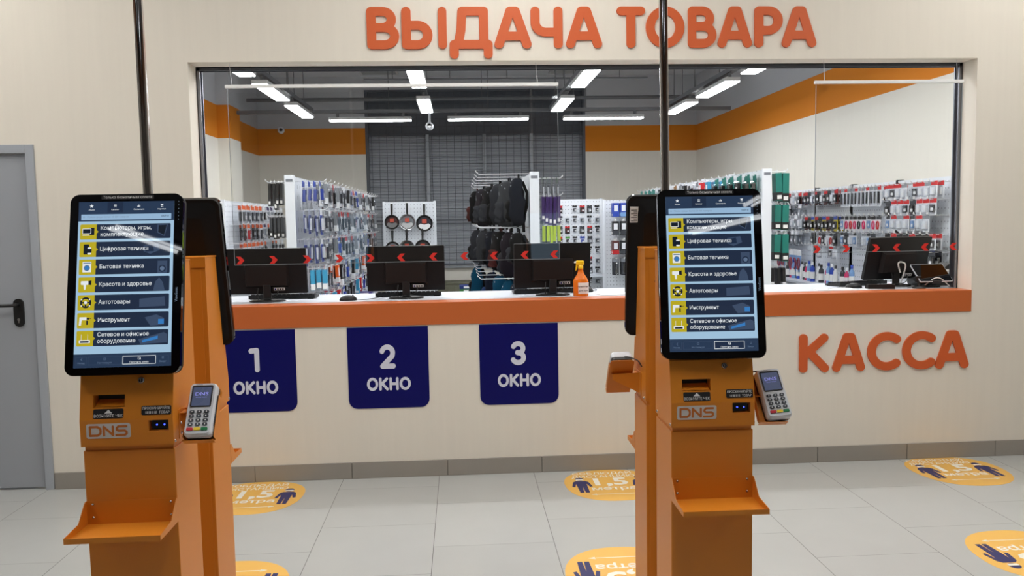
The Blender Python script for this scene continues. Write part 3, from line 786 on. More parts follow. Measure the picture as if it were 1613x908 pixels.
        # faint product picture at the right
        fx = {'pc': [(0.83, -0.07), (0.94, -0.075), (0.905, 0.06), (0.83, 0.02)], 'phone': [(0.69, -0.03), (0.84, -0.05), (0.86, 0.02), (0.76, 0.06), (0.69, 0.03)], 'wash': [(0.84, -0.055), (0.94, -0.055), (0.94, 0.08), (0.84, 0.08)],
              'dryer': [(0.80, 0.075), (0.82, -0.02), (0.86, -0.065), (0.90, -0.01), (0.92, 0.075)], 'wheel': [(0.66, -0.03), (0.80, -0.04), (0.92, -0.05), (0.93, 0.05), (0.66, 0.06)],
              'drill': [(0.72, -0.02), (0.84, -0.05), (0.92, -0.01), (0.92, 0.06), (0.78, 0.07)], 'router': [(0.66, 0.02), (0.92, -0.05), (0.955, -0.03), (0.955, 0.06), (0.68, 0.07)]}[ic]
        poly(b, [(x_, ym+y_) for x_, y_ in fx], 'ui_faint', 4)
        if ic == 'pc': poly(b, [(0.842, ym-0.06), (0.928, ym-0.064), (0.900, ym+0.046), (0.84, ym+0.014)], 'ui_ink', 5)
        if ic == 'wash': disc(b, 0.89, ym+0.03, 0.038, 'ui_tile', 5); disc(b, 0.89, ym+0.03, 0.024, 'ui_mid', 6)
        if ic == 'phone': poly(b, [(0.70, ym-0.02), (0.79, ym-0.035), (0.80, ym+0.03), (0.71, ym+0.035)], 'ui_navy_dark', 5)
        if ic == 'router': poly(b, [(0.70, ym+0.03), (0.86, ym-0.015), (0.86, ym+0.02), (0.70, ym+0.055)], 'ui_blue', 5)
        if ic == 'drill': poly(b, [(0.86, ym), (0.92, ym), (0.92, ym+0.05), (0.86, ym+0.05)], 'ui_blue', 5)
        # white and black pictogram on the yellow square
        if ic == 'pc':
            ui(b, 0.120, 0.172, ym-0.045, ym+0.035, 'ui_ink', 5, 0.004); ui(b, 0.048, 0.140, ym-0.036, ym+0.022, 'ui_white', 6, 0.006); ui(b, 0.054, 0.134, ym-0.030, ym+0.016, 'ui_ink', 7); ui(b, 0.052, 0.125, ym+0.030, ym+0.040, 'ui_white', 7)
        elif ic == 'phone':
            ui(b, 0.066, 0.122, ym-0.055, ym+0.055, 'ui_ink', 5, 0.008); ui(b, 0.108, 0.146, ym-0.022, ym+0.055, 'ui_white', 6, 0.006); ui(b, 0.102, 0.152, ym-0.006, ym+0.038, 'ui_ink', 7, 0.006)
        elif ic == 'wash':
            ui(b, 0.062, 0.152, ym-0.056, ym+0.056, 'ui_white', 5, 0.004); disc(b, 0.107, ym+0.010, 0.032, 'ui_mid', 6); disc(b, 0.107, ym+0.010, 0.024, 'ui_blue', 7); ui(b, 0.070, 0.145, ym-0.048, ym-0.034, 'ui_grey', 6)
        elif ic == 'dryer':
            ui(b, 0.050, 0.128, ym-0.040, ym+0.000, 'ui_white', 5, 0.008); poly(b, [(0.128, ym-0.040), (0.160, ym-0.048), (0.160, ym+0.004), (0.128, ym-0.002)], 'ui_ink', 5); poly(b, [(0.078, ym), (0.104, ym), (0.100, ym+0.052), (0.084, ym+0.052)], 'ui_white', 5)
        elif ic == 'wheel':
            disc(b, 0.107, ym, 0.058, 'ui_ink', 5, 26); disc(b, 0.107, ym, 0.040, 'ui_yellow', 6, 26); ui(b, 0.062, 0.152, ym-0.008, ym+0.008, 'ui_ink', 7); ui(b, 0.099, 0.115, ym, ym+0.050, 'ui_ink', 7); disc(b, 0.107, ym, 0.016, 'ui_white', 8)
            for sx_ in (-1, 1):
                for sy_ in (-1, 1): ui(b, 0.107+sx_*0.041-0.007, 0.107+sx_*0.041+0.007, ym+sy_*0.034-0.007, ym+sy_*0.034+0.007, 'ui_white', 8, 0.003)
        elif ic == 'drill':
            ui(b, 0.048, 0.122, ym-0.036, ym-0.004, 'ui_white', 5, 0.005); poly(b, [(0.048, ym-0.01), (0.074, ym-0.01), (0.066, ym+0.050), (0.044, ym+0.050)], 'ui_white', 5); ui(b, 0.122, 0.146, ym-0.030, ym-0.010, 'ui_ink', 5); ui(b, 0.146, 0.170, ym-0.023, ym-0.018, 'ui_ink', 5); ui(b, 0.120, 0.136, ym, ym+0.045, 'ui_ink', 5)
        else:
            ui(b, 0.050, 0.164, ym+0.015, ym+0.048, 'ui_white', 5, 0.006); ui(b, 0.062, 0.152, ym+0.026, ym+0.044, 'ui_ink', 6, 0.004); ui(b, 0.072, 0.076, ym-0.045, ym+0.016, 'ui_white', 5); ui(b, 0.138, 0.142, ym-0.045, ym+0.016, 'ui_white', 5)
        b.build('menu_button', scr)
    ft = MB(); y0 = 1.634; ui(ft, 0, 1, y0, H, 'ui_navy', 2)
    ring(ft, 0.025, 0.135, y0+0.03, y0+0.115, 0.0025, 'ui_faint', 3); ring(ft, 0.15, 0.49, y0+0.03, y0+0.115, 0.0025, 'ui_faint', 3); ring(ft, 0.503, 0.845, y0+0.028, y0+0.117, 0.0055, 'ui_white', 3); ring(ft, 0.86, 0.975, y0+0.03, y0+0.115, 0.0025, 'ui_faint', 3)
    ui(ft, 0.509, 0.839, y0+0.034, y0+0.111, 'ui_navy_dark', 3)
    for x_, s_, m_ in ((0.08, 'Назад', 'ui_mid'), (0.32, 'На главную', 'ui_mid'), (0.674, 'Получить заказ', 'ui_white'), (0.917, 'Вверх', 'ui_mid')): wr(ft, s_, x_, y0+0.103, 0.026, m_, 4, 'CENTER', 0.004)
    poly(ft, [(0.088, y0+0.042), (0.074, y0+0.056), (0.080, y0+0.056), (0.094, y0+0.042)], 'ui_mid', 4); poly(ft, [(0.074, y0+0.056), (0.088, y0+0.070), (0.094, y0+0.070), (0.080, y0+0.056)], 'ui_mid', 4)
    ring(ft, 0.309, 0.331, y0+0.044, y0+0.066, 0.003, 'ui_mid', 4); ring(ft, 0.660, 0.688, y0+0.044, y0+0.068, 0.004, 'ui_white', 4); ui(ft, 0.676, 0.690, y0+0.057, y0+0.070, 'ui_white', 4); ring(ft, 0.907, 0.927, y0+0.044, y0+0.062, 0.003, 'ui_mid', 4)
    ft.build('footer_bar', scr)
    return t
TERM_LOC = (0.193, -0.255, 1.075); TERM_TILT = R(36)
P1 = (-0.962, 2.69); P2 = (0.7625, 2.76)
k1 = make_kiosk('orange kiosk at left with lit menu screen, nearest the grey door', (P1[0], P1[1], 0), R(0.5), 0.0, (0.001, -0.258, 1.444), R(11.8), R(-0.5))
k2 = make_kiosk('orange kiosk at right with lit menu screen, left of the word КАССА', (P2[0], P2[1], 0), R(-0.8), -0.018, (0.0045, -0.262, 1.450), R(9.0), R(-3.2))
dup(k1, (P1[0], P1[1], 0), R(180.5), 'orange kiosk turned towards the counter behind the left screen kiosk')
dup(k2, (P2[0], P2[1], 0), R(179.2), 'orange kiosk turned towards the counter behind the right screen kiosk')

def make_terminal(label, loc, rz):
    t = thing('card_terminal', label, 'card terminal', loc, rz, 'grey card terminals on kiosk brackets'); t.scale = (0.95,)*3
    M = RX(-TERM_TILT) @ UP
    b = MB()
    pr = rrect(-0.041, 0.041, -0.086, 0.086, 0.012, 4)
    b.prism(pr, -0.044, -0.030, 'black_plastic', 'z', M=M).prism(pr, -0.030, -0.012, 'silver_plastic', 'z', M=M)
    n = len(pr); q = rrect(-0.037, 0.037, -0.082, 0.083, 0.011, 4)
    b.add([(p[0], p[1], -0.012) for p in pr]+[(p[0], p[1], -0.001) for p in q], [(i, (i+1) % n, n+(i+1) % n, n+i) for i in range(n)]+[tuple(range(n, 2*n))], 'silver_plastic', M=M)
    b.build('housing', t)
    MB().prism(rrect(-0.0315, 0.0315, 0.004, 0.076, 0.004, 3), -0.001, 0.0004, 'label_black', 'z', M=M).build('screen_frame', t)
    s_ = MB().box(-0.0275, 0.0275, 0.008, 0.070, 0.0004, 0.0008, 'term_screen', M=M)
    s_.text('DNS', 0.016, 'term_text', M @ TR((0, 0.042, 0.001)), bold=0.01, sx=1.3).text('магазин техники', 0.0042, 'term_text', M @ TR((0, 0.035, 0.001)))
    s_.build('screen', t)
    kb = {}
    for m_ in ('key_grey', 'key_red', 'key_yellow', 'key_green'):
        mb = MB(); wd_ = 0.0075 if m_ == 'key_grey' else 0.0095
        mb.prism(rrect(-wd_, wd_, -0.0045, 0.0045, 0.004 if m_ == 'key_grey' else 0.002, 3), -0.001, 0.0022, m_, 'z', M=M)
        if m_ == 'key_grey': mb.box(-0.0015, 0.0015, -0.0018, 0.0018, 0.0022, 0.0024, 'label_white', M=M)
        kb[m_] = mb.mesh('key')
    for r in range(4):
        for c in range(3):
            v = M @ Vector(((c-1)*0.0215, -0.0115-0.0137*r, 0)); inst('key', kb['key_grey'], t, v)
    for c, m_ in enumerate(('key_red', 'key_yellow', 'key_green')):
        k = inst('key', kb[m_], t, M @ Vector(((c-1)*0.0215, -0.0675, 0))); k['label'] = ['red key', 'yellow key', 'green key'][c]
    mk = MB().text('verifone', 0.006, 'key_grey', M @ TR((-0.012, 0.0775, -0.0008)), bold=0.01); mk.build('maker_mark', t)
    MB().box(0.0405, 0.0425, -0.05, 0.05, -0.032, -0.020, 'key_grey', M=M).build('card_slot', t)
    cb = MB(); p0 = M @ Vector((-0.01, 0.086, -0.03))
    cb.cord([p0, p0+Vector((-0.012, 0.02, 0.002)), p0+Vector((-0.04, 0.05, -0.008)), Vector((-TERM_LOC[0]+KW+0.002, p0.y+0.06, p0.z-0.03))], 0.0022, 'cable_black', 6).build('cable', t)
    return t
def term_at(P, rz, zo):
    v = RZ(rz) @ Vector((TERM_LOC[0], TERM_LOC[1], TERM_LOC[2]+zo)); return (P[0]+v.x, P[1]+v.y, v.z)
t1 = make_terminal('grey card terminal on the bracket of the left screen kiosk', term_at(P1, R(0.5), 0), R(0.5))
t2 = dup(t1, term_at(P2, R(-0.8), -0.018), R(-0.8), 'grey card terminal on the bracket of the right screen kiosk')
t2.location.x += 0.012; t2.rotation_euler[1] = R(-4.5)
dup(t1, term_at(P2, R(179.2), -0.018), R(179.2), 'card terminal seen from behind on the kiosk facing the counter, right pair')
# chrome power poles
def pole(label, x, y, dx):
    t = thing('chrome_pole', label, 'pole', (x, y, 0), 0, 'chrome poles between the kiosk pairs')
    MB().tube([(0, 0, 0.0), (0, 0, 1.6), (dx, 0, ZC)], 0.0145, 'chrome', 20).build('tube', t)
    MB().lathe([(0.045, 0), (0.045, 0.006), (0.02, 0.012)], 'chrome', 20).build('base_flange', t)
    MB().lathe([(0.02, ZC-0.014), (0.045, ZC-0.008), (0.045, ZC)], 'chrome', 20, M=TR((dx, 0, 0))).build('ceiling_flange', t)
pole('chrome pole rising from the left kiosk pair', -0.974, 2.69, -0.004)
pole('chrome pole rising from the right kiosk pair across the letter О', 0.686, 2.76, -0.022)

# ================================================================== THINGS ON THE COUNTER
CZ = 1.106
def make_pc(label, loc, rz):
    """monitor seen from behind: +y is the clerk's side"""
    t = thing('computer_monitor', label, 'monitor', loc, rz, 'black monitors on the counter')
    TL = TR((0, 0, 0.15)) @ RX(R(6)) @ TR((0, 0, -0.15))
    MB().prism(rrect(-0.255, 0.255, 0.048, 0.345, 0.006, 3), -0.002, 0.020, 'black_shell', 'y', M=TL).build('display_frame', t)
    MB().box(-0.247, 0.247, 0.020, 0.0205, 0.058, 0.338, 'black_gloss', M=TL).build('screen', t)
    n = 4; a_ = [(-0.14, 0.095), (0.14, 0.095), (0.14, 0.245), (-0.14, 0.245)]; c_ = [(-0.13, 0.105), (0.13, 0.105), (0.13, 0.232), (-0.13, 0.232)]
    MB().add([(p[0], -0.002, p[1]) for p in a_]+[(p[0], -0.030, p[1]) for p in c_], [(i, (i+1) % n, n+(i+1) % n, n+i) for i in range(n)]+[(4, 5, 6, 7)], 'dark_shell', M=TL).build('rear_hump', t)
    pt = MB().box(0.045, 0.115, -0.033, -0.028, 0.075, 0.092, 'plate_grey', M=TL)
    for i in range(4): pt.box(0.05+i*0.016, 0.060+i*0.016, -0.035, -0.032, 0.078, 0.088, 'cable_black' if i else 'sign_blue', M=TL)
    pt.box(0.035, 0.125, -0.028, 0.0, 0.070, 0.096, 'black_shell', M=TL)
    pt.build('port_panel', t)
    MB().box(-0.025, 0.025, -0.028, -0.008, 0.012, 0.11, 'black_plastic', bev=0.003).build('stand_neck', t)
    MB().lathe([(0.10, 0), (0.10, 0.006), (0.085, 0.011), (0.03, 0.014)], 'black_plastic', 28, M=TR((0, -0.012, 0)) @ Matrix.Diagonal((1.15, 0.85, 1, 1))).build('stand_base', t)
    MB().cord([(0.075, -0.034, 0.082), (0.07, -0.05, 0.05), (0.04, -0.055, 0.025), (-0.02, -0.05, 0.02), (-0.06, 0.02, 0.006)], 0.003, 'cable_black', 6).cord([(-0.05, -0.034, 0.09), (-0.055, -0.05, 0.05), (-0.05, -0.04, 0.01), (-0.04, 0.05, 0.004)], 0.003, 'cable_black', 6).build('cable', t)
    return t
m1 = make_pc('black monitor standing above the blue number 1 sign', (-1.262, 5.50, CZ), R(0.5))
dup(m1, (-0.364, 5.52, CZ), R(-0.5), 'black monitor standing above the blue number 2 sign')
dup(m1, (0.604, 5.50, CZ), R(2), 'black monitor beside the orange spray bottle')
m4 = dup(m1, (3.0, 5.60, CZ), R(13), 'black monitor at the right end behind the tilted tablet')
for c in kids(m4):
    if c.name.split('.')[0] in ('display_frame', 'screen', 'rear_hump', 'port_panel'): c.rotation_euler = (R(8), 0, 0)
def make_keyboard(label, loc, rz):
    t = thing('keyboard', label, 'keyboard', loc, rz, 'black keyboards on the counter')
    MB().prism([(-0.07, 0.004), (0.07, 0.004), (0.07, 0.016), (-0.07, 0.028)], -0.22, 0.22, 'black_plastic', 'x').build('case', t)
    kk = MB()
    for r in range(5):
        for c in range(14): kk.box(-0.205+c*0.0295, -0.205+c*0.0295+0.024, -0.055+r*0.024, -0.055+r*0.024+0.019, 0.016, 0.034-0.0021*r, 'label_black')
    kk.build('keys', t)
    for s_ in (-0.19, 0.19):
        for c in (-0.058, 0.058): MB().box(s_-0.02, s_+0.02, c-0.008, c+0.008, 0, 0.006, 'black_plastic').build('foot', t)
    return t
kb1 = make_keyboard('black keyboard lying behind the monitor above sign 1', (-1.20, 5.70, CZ), R(-2))
dup(kb1, (-0.36, 5.69, CZ), R(1), 'black keyboard lying behind the monitor above sign 2')
dup(kb1, (0.57, 5.68, CZ), R(3), 'black keyboard lying behind the monitor beside the spray bottle')
dup(kb1, (2.80, 5.74, CZ), R(20), 'black keyboard lying behind the monitor at the right end')
def make_mouse(label, loc, rz):
    t = thing('computer_mouse', label, 'mouse', loc, rz, 'black mice on the counter')
    b = MB(); b.ball((0, 0, 0.004), 0.057, 0.031, 0.032, 'black_plastic', 18, 10)
    b.v = [(v[0], v[1], max(v[2], 0.0)) for v in b.v]; b.build('shell', t)
    MB().tube([(0.030, -0.003, 0.031), (0.030, 0.003, 0.031)], 0.006, 'dark_shell', 10).build('scroll_wheel', t)
    MB().cord([(0.055, 0, 0.006), (0.10, 0.01, 0.003), (0.16, 0.05, 0.003), (0.2, 0.12, 0.003)], 0.002, 'cable_black', 6).build('cable', t)
    return t
ms = make_mouse('black mouse on the white worktop between signs 1 and 2', (-0.735, 5.43, CZ), R(8))
dup(ms, (2.665, 5.50, CZ), R(170), 'black mouse on the worktop left of the right-end monitor')
dup(ms, (0.86, 5.66, CZ), R(40), 'black mouse half hidden behind the orange spray bottle')
# spray bottle of hand sanitizer
t = thing('spray_bottle', 'orange sanitizer spray bottle with yellow trigger and white paper label', 'bottle', (0.775, 5.37, CZ-0.0005), 0)
MB().lathe([(0.040, 0), (0.043, 0.006), (0.043, 0.10), (0.036, 0.118), (0.020, 0.145), (0.015, 0.165), (0.013, 0.185)], 'spray_orange', 24, M=Matrix.Diagonal((1.15, 0.75, 1, 1))).build('bottle_body', t)
MB().lathe([(0.017, 0.180), (0.017, 0.198), (0.013, 0.204)], 'spray_yellow', 16).box(-0.030, 0.022, -0.011, 0.011, 0.202, 0.232, 'spray_yellow', bev=0.005).build('trigger_head', t)
MB().prism([(-0.030, 0.214), (-0.020, 0.206), (-0.026, 0.172), (-0.034, 0.166), (-0.031, 0.19)], -0.006, 0.006, 'spray_yellow', 'y').build('trigger_lever', t)
MB().tube([(-0.030, 0, 0.221), (-0.042, 0, 0.221)], 0.006, 'label_white', 10).build('nozzle', t)
lb = MB(); pts = [(0.0495*math.sin(R(a)), -0.0335*math.cos(R(a))) for a in range(-50, 71, 10)]
lb.add([(p[0]+0.004, p[1], 0.018) for p in pts]+[(p[0]+0.004, p[1], 0.090) for p in pts], [(i, i+1, len(pts)+i+1, len(pts)+i) for i in range(len(pts)-1)], 'paper', True)
lb.text('Антисептик', 0.0145, 'label_black', TR((0.010, -0.0345, 0.060)) @ RZ(R(7)) @ UP, bold=0.01, sx=0.86).text('для рук', 0.0165, 'label_black', TR((0.012, -0.0345, 0.034)) @ RZ(R(7)) @ UP, bold=0.01)
lb.build('paper_label', t)
# tablet in a stand, card reader, phone mount, papers at the right end
t = thing('tablet', 'black tablet with white rim tilted on a stand, right end of counter', 'tablet', (3.165, 5.42, CZ), R(2))
Mt = TR((0, 0, 0.100)) @ RX(R(-50)) @ UP
MB().prism(rrect(-0.116, 0.116, -0.084, 0.084, 0.008, 4), -0.009, 0.0, 'silver_plastic', 'z', M=Mt).build('case', t)
MB().prism(rrect(-0.113, 0.113, -0.081, 0.081, 0.007, 4), 0.0, 0.0008, 'black_gloss', 'z', M=Mt).build('screen', t)
sd = MB().box(-0.012, 0.012, -0.055, -0.010, -0.022, -0.009, 'black_plastic', M=Mt).box(-0.03, 0.03, -0.090, -0.080, -0.02, 0.008, 'black_plastic', M=Mt).tube([Mt @ Vector((0, -0.03, -0.02)), (0, 0.04, 0.05), (0, 0.05, 0.008)], 0.012, 'black_plastic', 10)
sd.box(-0.06, 0.06, -0.01, 0.10, 0.0, 0.01, 'black_plastic', bev=0.003); sd.build('stand', t)
t = thing('card_reader', 'flat grey card reader lying at the counter edge below the right-end monitor', 'card reader', (2.80, 5.405, CZ), R(-12))
MB().prism([(-0.04, 0.0), (0.04, 0.0), (0.04, 0.022), (-0.035, 0.034), (-0.04, 0.03)], -0.085, 0.085, 'dark_shell', 'x').build('body', t)
kk = MB()
for r in range(3):
    for c in range(4): kk.box(-0.02+c*0.022, -0.006+c*0.022, -0.028+r*0.02, -0.016+r*0.02, 0.020, 0.034-0.003*r, 'key_red' if c == 3 and r == 0 else 'silver_plastic')
kk.build('keys', t)
t = thing('phone_holder', 'small black clamp holder on the counter edge before the tilted tablet', 'holder', (3.055, 5.375, CZ), R(10))
MB().lathe([(0.042, 0), (0.042, 0.008), (0.02, 0.016)], 'black_plastic', 20).build('base', t)
MB().tube([(0, 0, 0.014), (-0.005, 0.01, 0.05)], 0.010, 'black_plastic', 10).build('arm', t)
MB().box(-0.03, 0.02, 0.002, 0.016, 0.045, 0.082, 'black_plastic', bev=0.004).box(-0.036, -0.028, -0.012, 0.012, 0.05, 0.075, 'black_plastic').build('jaw', t)
t = tag(MB().prism(rrect(-0.13, 0.12, 0, 0.085, 0.02, 4), -0.07, 0.08, 'black_plastic', 'y').build('label_printer', loc=(3.27, 5.60, CZ)), 'black box device behind the tablet at the right rail', 'printer')
MB().box(-0.06, 0.04, -0.083, -0.08, 0.03, 0.045, 'slot_dark').lathe([(0.004, 0), (0.004, 0.003)], 'label_white', 10, M=TR((0.06, -0.08, 0.04)) @ RX(R(90))).build('paper_slot', t)
tag(MB().cord([(3.10, 5.385, CZ+0.02), (3.15, 5.36, CZ+0.065), (3.20, 5.36, CZ+0.06), (3.27, 5.38, CZ+0.008)], 0.0035, 'cable_white', 8).build('cable'), 'white cable looping over the counter before the tablet', 'cable')
tag(MB().cord([(2.99, 5.50, CZ+0.10), (2.97, 5.49, CZ+0.16), (3.00, 5.50, CZ+0.17), (3.03, 5.505, CZ+0.14), (3.02, 5.55, CZ+0.02), (3.03, 5.60, CZ+0.004)], 0.005, 'cable_white', 8).build('cable'), 'white cable curled behind the upper corner of the tablet', 'cable')
t = thing('desk_printer', 'grey office machine with dark lid beside the right rail of the opening', 'printer', (3.52, 5.80, CZ), R(-8))
MB().box(-0.10, 0.10, -0.09, 0.09, 0.0, 0.10, 'plate_grey', bev=0.012).build('case', t)
MB().prism([(-0.085, 0.10), (0.085, 0.10), (0.05, 0.135), (-0.03, 0.14)], -0.08, 0.08, 'black_plastic', 'y').build('lid', t)
def papers(label, loc, rz, w=0.21, d=0.15, n=3):
    t = MB()
    for i in range(n): t.box(-w/2, w/2, -d/2, d/2, i*0.0012, i*0.0012+0.0009, 'paper', M=RZ(R(3*(i-1))))
    return tag(t.build('paper_sheets', loc=loc), label, 'paper')
def at(o, rz): o.rotation_euler = (0, 0, rz); return o
at(papers('white paper sheets on the worktop right of the spray bottle', (1.02, 5.46, CZ), 0, 0.24, 0.16), R(6))
at(papers('white paper sheets on the worktop left of the card reader', (2.50, 5.44, CZ), 0, 0.26, 0.14), R(-5))
at(papers('white form lying under the card reader near the right end', (2.72, 5.375, CZ), 0, 0.15, 0.05, 1), R(2))

# ================================================================== HANGING ACRYLIC SCREENS
def acrylic(label, x0, x1, ylo, arrows, wires):
    t = thing('acrylic_screen', label, 'protective screen', (x0, 5.255, 0), 0, 'hanging clear screens')
    w_ = x1-x0
    MB().box(0, w_, -0.002, 0.002, ylo, 2.446, 'clear_acrylic').build('clear_sheet', t)
    MB().box(-0.012, w_+0.005, -0.009, 0.009, 2.438, 2.458, 'paper', bev=0.002).build('top_rail', t)
    MB().box(0, w_, -0.0022, 0.0022, ylo-0.002, ylo+0.001, 'acrylic_edge').box(-0.001, 0.001, -0.0022, 0.0022, ylo, 2.438, 'acrylic_edge').box(w_-0.001, w_+0.001, -0.0022, 0.0022, ylo, 2.438, 'acrylic_edge').build('cut_edge', t)
    for x_ in wires: MB().tube([(x_, 0, 2.46), (x_-0.01, -0.005, OZ1)], 0.0018, 'hook_wire', 6).build('hanging_wire', t)
    for x_, d in arrows:
        q = [(-0.024, 0.024), (0.004, 0.024), (0.026, 0), (0.004, -0.024), (-0.024, -0.024), (-0.002, 0)]
        q = [(d*a, c) for a, c in q][::d]
        MB().prism([(x_-x0+a, 1.386+c) for a, c in q], -0.0035, -0.002, 'arrow_red', 'y').build('arrow_sticker', t)
ar = [(-1.366, 1), (-1.163, 1), (-0.957, 1), (-0.759, 1), (-0.566, 1), (-0.373, -1), (-0.172, -1), (0.023, -1), (0.21, -1), (0.405, -1), (0.592, -1)]
acrylic('large clear acrylic screen with red arrows hanging above signs 1 to 3', -1.40, 0.625, 1.358, ar, (0.03, 1.9))
ar = [(2.297, 1), (2.491, 1), (2.69, 1), (2.83, -1), (3.02, -1), (3.21, -1)]
acrylic('small clear acrylic screen with red arrows hanging at the right rail', 2.28, 3.245, 1.362, ar, (0.055, 0.93))

# ================================================================== STOREROOM LIGHTING AND CEILING SERVICES
def make_lamp(label, loc, rz, m, L_=1.2, group='store ceiling lamps', drop=ZC):
    t = thing('ceiling_lamp', label, 'ceiling lamp', loc, rz, group)
    MB().box(-0.085, 0.085, -L_/2, L_/2, 0.012, 0.055, 'lamp_housing', bev=0.004).build('housing', t)
    MB().box(-0.078, 0.078, -L_/2+0.01, L_/2-0.01, 0.0, 0.012, m).build('diffuser', t)
    for s_ in (-1, 1): MB().box(-0.015, 0.015, s_*L_*0.4-0.02, s_*L_*0.4+0.02, 0.055, 0.115, 'tray_metal').build('clip', t)
    return t
LZ = 3.1
cols = [(-2.11, 'left', [(6.5,), (8.10, 'nearest'), (9.80, 'middle'), (11.45, 'farthest')]), (-0.42, 'second left', [(6.9,), (8.90, 'nearer'), (11.02, 'farther')]),
        (1.37, 'third', [(6.9,), (8.96, 'nearer'), (11.04, 'farther')]), (3.06, 'right', [(6.5,), (8.15, 'nearest'), (9.83, 'middle'), (11.46, 'farthest')])]
lp = None; hid = 0
for X, nm, ys in cols:
    for yy in ys:
        lab = ('%s lit tube in the %s lamp line of the storeroom' % (yy[1], nm)) if len(yy) > 1 else 'lit tube hidden above the opening in the %s lamp line' % nm
        if lp is None: lp = make_lamp(lab, (X, yy[0], LZ), 0, 'lamp_store')
        else: dup(lp, (X, yy[0], LZ), 0, lab)
for X, nm in ((-1.28, 'left'), (0.45, 'middle'), (2.17, 'right')):
    dup(lp, (X, 12.5, LZ), R(90), '%s one of the three crosswise lamps before the far window' % nm)
for i, X in enumerate((-2.0, -0.3, 1.4, 3.1)):
    dup(lp, (X, 6.15, LZ), R(90), '%s crosswise lamp from the left just inside the opening' % ORD[i])
def track(label, x0, y0, x1, y1):
    t = thing('lighting_track', label, 'lighting track', (x0, y0, LZ+0.115), 0, 'metal lamp tracks')
    dx, dy = x1-x0, y1-y0
    if abs(dx) < 0.01: MB().box(-0.04, 0.04, 0, dy, 0, 0.05, 'tray_metal').build('channel', t)
    else: MB().box(0, dx, -0.04, 0.04, 0, 0.05, 'tray_metal').build('channel', t)
    k = 6 if abs(dx) < 0.01 else 5
    for i in range(k):
        f = (i+0.5)/k; MB().tube([(dx*f, dy*f, 0.05), (dx*f, dy*f, ZC-LZ-0.115)], 0.006, 'pipe_grey', 6).build('hanger_rod', t)
for X, nm, ys in cols: track('metal track carrying the %s lamp line' % nm, X, 6.1, X, 12.3)
track('metal track across the storeroom before the far window', -3.2, 12.5, 4.1, 12.5)
track('metal track across the storeroom just inside the opening', -3.2, 6.0, 4.1, 6.0)
for i, (Y_, z_, xa, xb, r) in enumerate([(9.6, 3.62, -1.7, 3.2, 0.014), (11.0, 3.45, -1.2, 2.5, 0.012), (13.9, 3.62, -3.4, 4.2, 0.03)]):
    t = thing('ceiling_pipe', ['thin grey pipe crossing the ceiling nearest the opening', 'thin grey pipe crossing midway before the far window', 'grey duct pipe along the far wall above the orange band'][i], 'pipe', (0, Y_, z_))
    MB().tube([(xa, 0, 0), (xb, 0, 0)], r, 'pipe_grey', 10).build('tube', t)
    for k in range(5):
        xx = xa+(xb-xa)*(k+0.5)/5; MB().tube([(xx, 0, 0), (xx, 0, ZC-z_)], 0.006, 'pipe_grey', 6).build('hanger_rod', t)
for X, lab in ((-1.35, 'white slatted ceiling vent left of the second lamp line'), (1.95, 'white slatted ceiling vent right of the third lamp line')):
    t = thing('ceiling_vent', lab, 'vent', (X, 14.65, ZC-0.03), 0, 'ceiling vents')
    MB().box(-0.3, 0.3, -0.3, 0.3, 0.02, 0.03, 'grille_dark').build('duct', t)
    f = MB()
    for a, c, d, e in ((-0.33, 0.33, -0.33, -0.29), (-0.33, 0.33, 0.29, 0.33), (-0.33, -0.29, -0.29, 0.29), (0.29, 0.33, -0.29, 0.29)): f.box(a, c, d, e, 0, 0.03, 'lamp_housing')
    f.build('frame', t)
    s_ = MB()
    for i in range(9): s_.box(-0.29, 0.29, -0.03, 0.005, -0.002, 0.002, 'lamp_housing', M=TR((0, -0.25+i*0.06, 0.012)) @ RX(R(35)))
    s_.build('slats', t)
def camera_(label, loc, rz, wall):
    t = thing('security_camera', label, 'security camera', loc, rz, 'white security cameras')
    MB().lathe([(0.055, -0.09), (0.06, -0.02), (0.055, 0.05), (0.04, 0.06)], 'panel_white', 20, M=RX(R(90)) @ TR((0, 0, 0))).build('body', t)
    MB().lathe([(0.030, 0.060), (0.030, 0.066)], 'black_gloss', 16, M=RX(R(90))).build('lens', t)
    MB().tube([(0, 0.03, 0.05), (0, 0.06, 0.2)] if not wall else [(0, 0.08, 0), (0, 0.20, 0.0)], 0.02, 'panel_white', 10).build('mount', t)
camera_('white bullet camera on the orange band in the far left corner', (-3.12, 15.1, 3.27), R(10), True)
camera_('white camera under the crosswise track before the shutter', (-0.42, 12.5, 3.02), 0, False)

# ================================================================== MERCHANDISE RACKS
def board(name, label, cat, W_, H_, z0, loc, rz, group, base=True, holes=True, edge=0.03, double=False):
    """pegboard standing in the local xz plane, goods on the -y side"""
    t = thing(name, label, cat, loc, rz, group)
    b = MB().box(-W_/2, W_/2, 0, 0.025, z0, H_, 'pegboard')
    b.build('back_panel', t)
    for s_ in (-1, 1): MB().box(s_*W_/2-0.02, s_*W_/2+0.02, -0.012, 0.05, 0, H_+0.01, 'panel_white').build('upright', t)
    if base: MB().box(-W_/2, W_/2, -0.38, 0.0, 0.70, 0.73, 'white_laminate').build('base_shelf', t)
    return t
_hk = {}
def hook(par, x, z, L_, y0=0.0):
    k = round(L_, 2)
    if k not in _hk: _hk[k] = MB().tube([(0, 0, 0), (0, -k+0.02, 0), (0, -k, 0.02)], 0.0042, 'hook_wire', 5).box(-0.012, 0.012, -0.003, 0, -0.02, 0.02, 'hook_wire').box(-0.010, 0.010, -k-0.002, -k, 0.010, 0.030, 'paper').mesh('hook')
    return inst('hook', _hk[k], par, (x, y0, z))
_pk = {}
def pmat(c):
    n = 'goods_%d_%d_%d' % c
    if n not in MATS: mat(n, rgb(*c), 0.4)
    return n
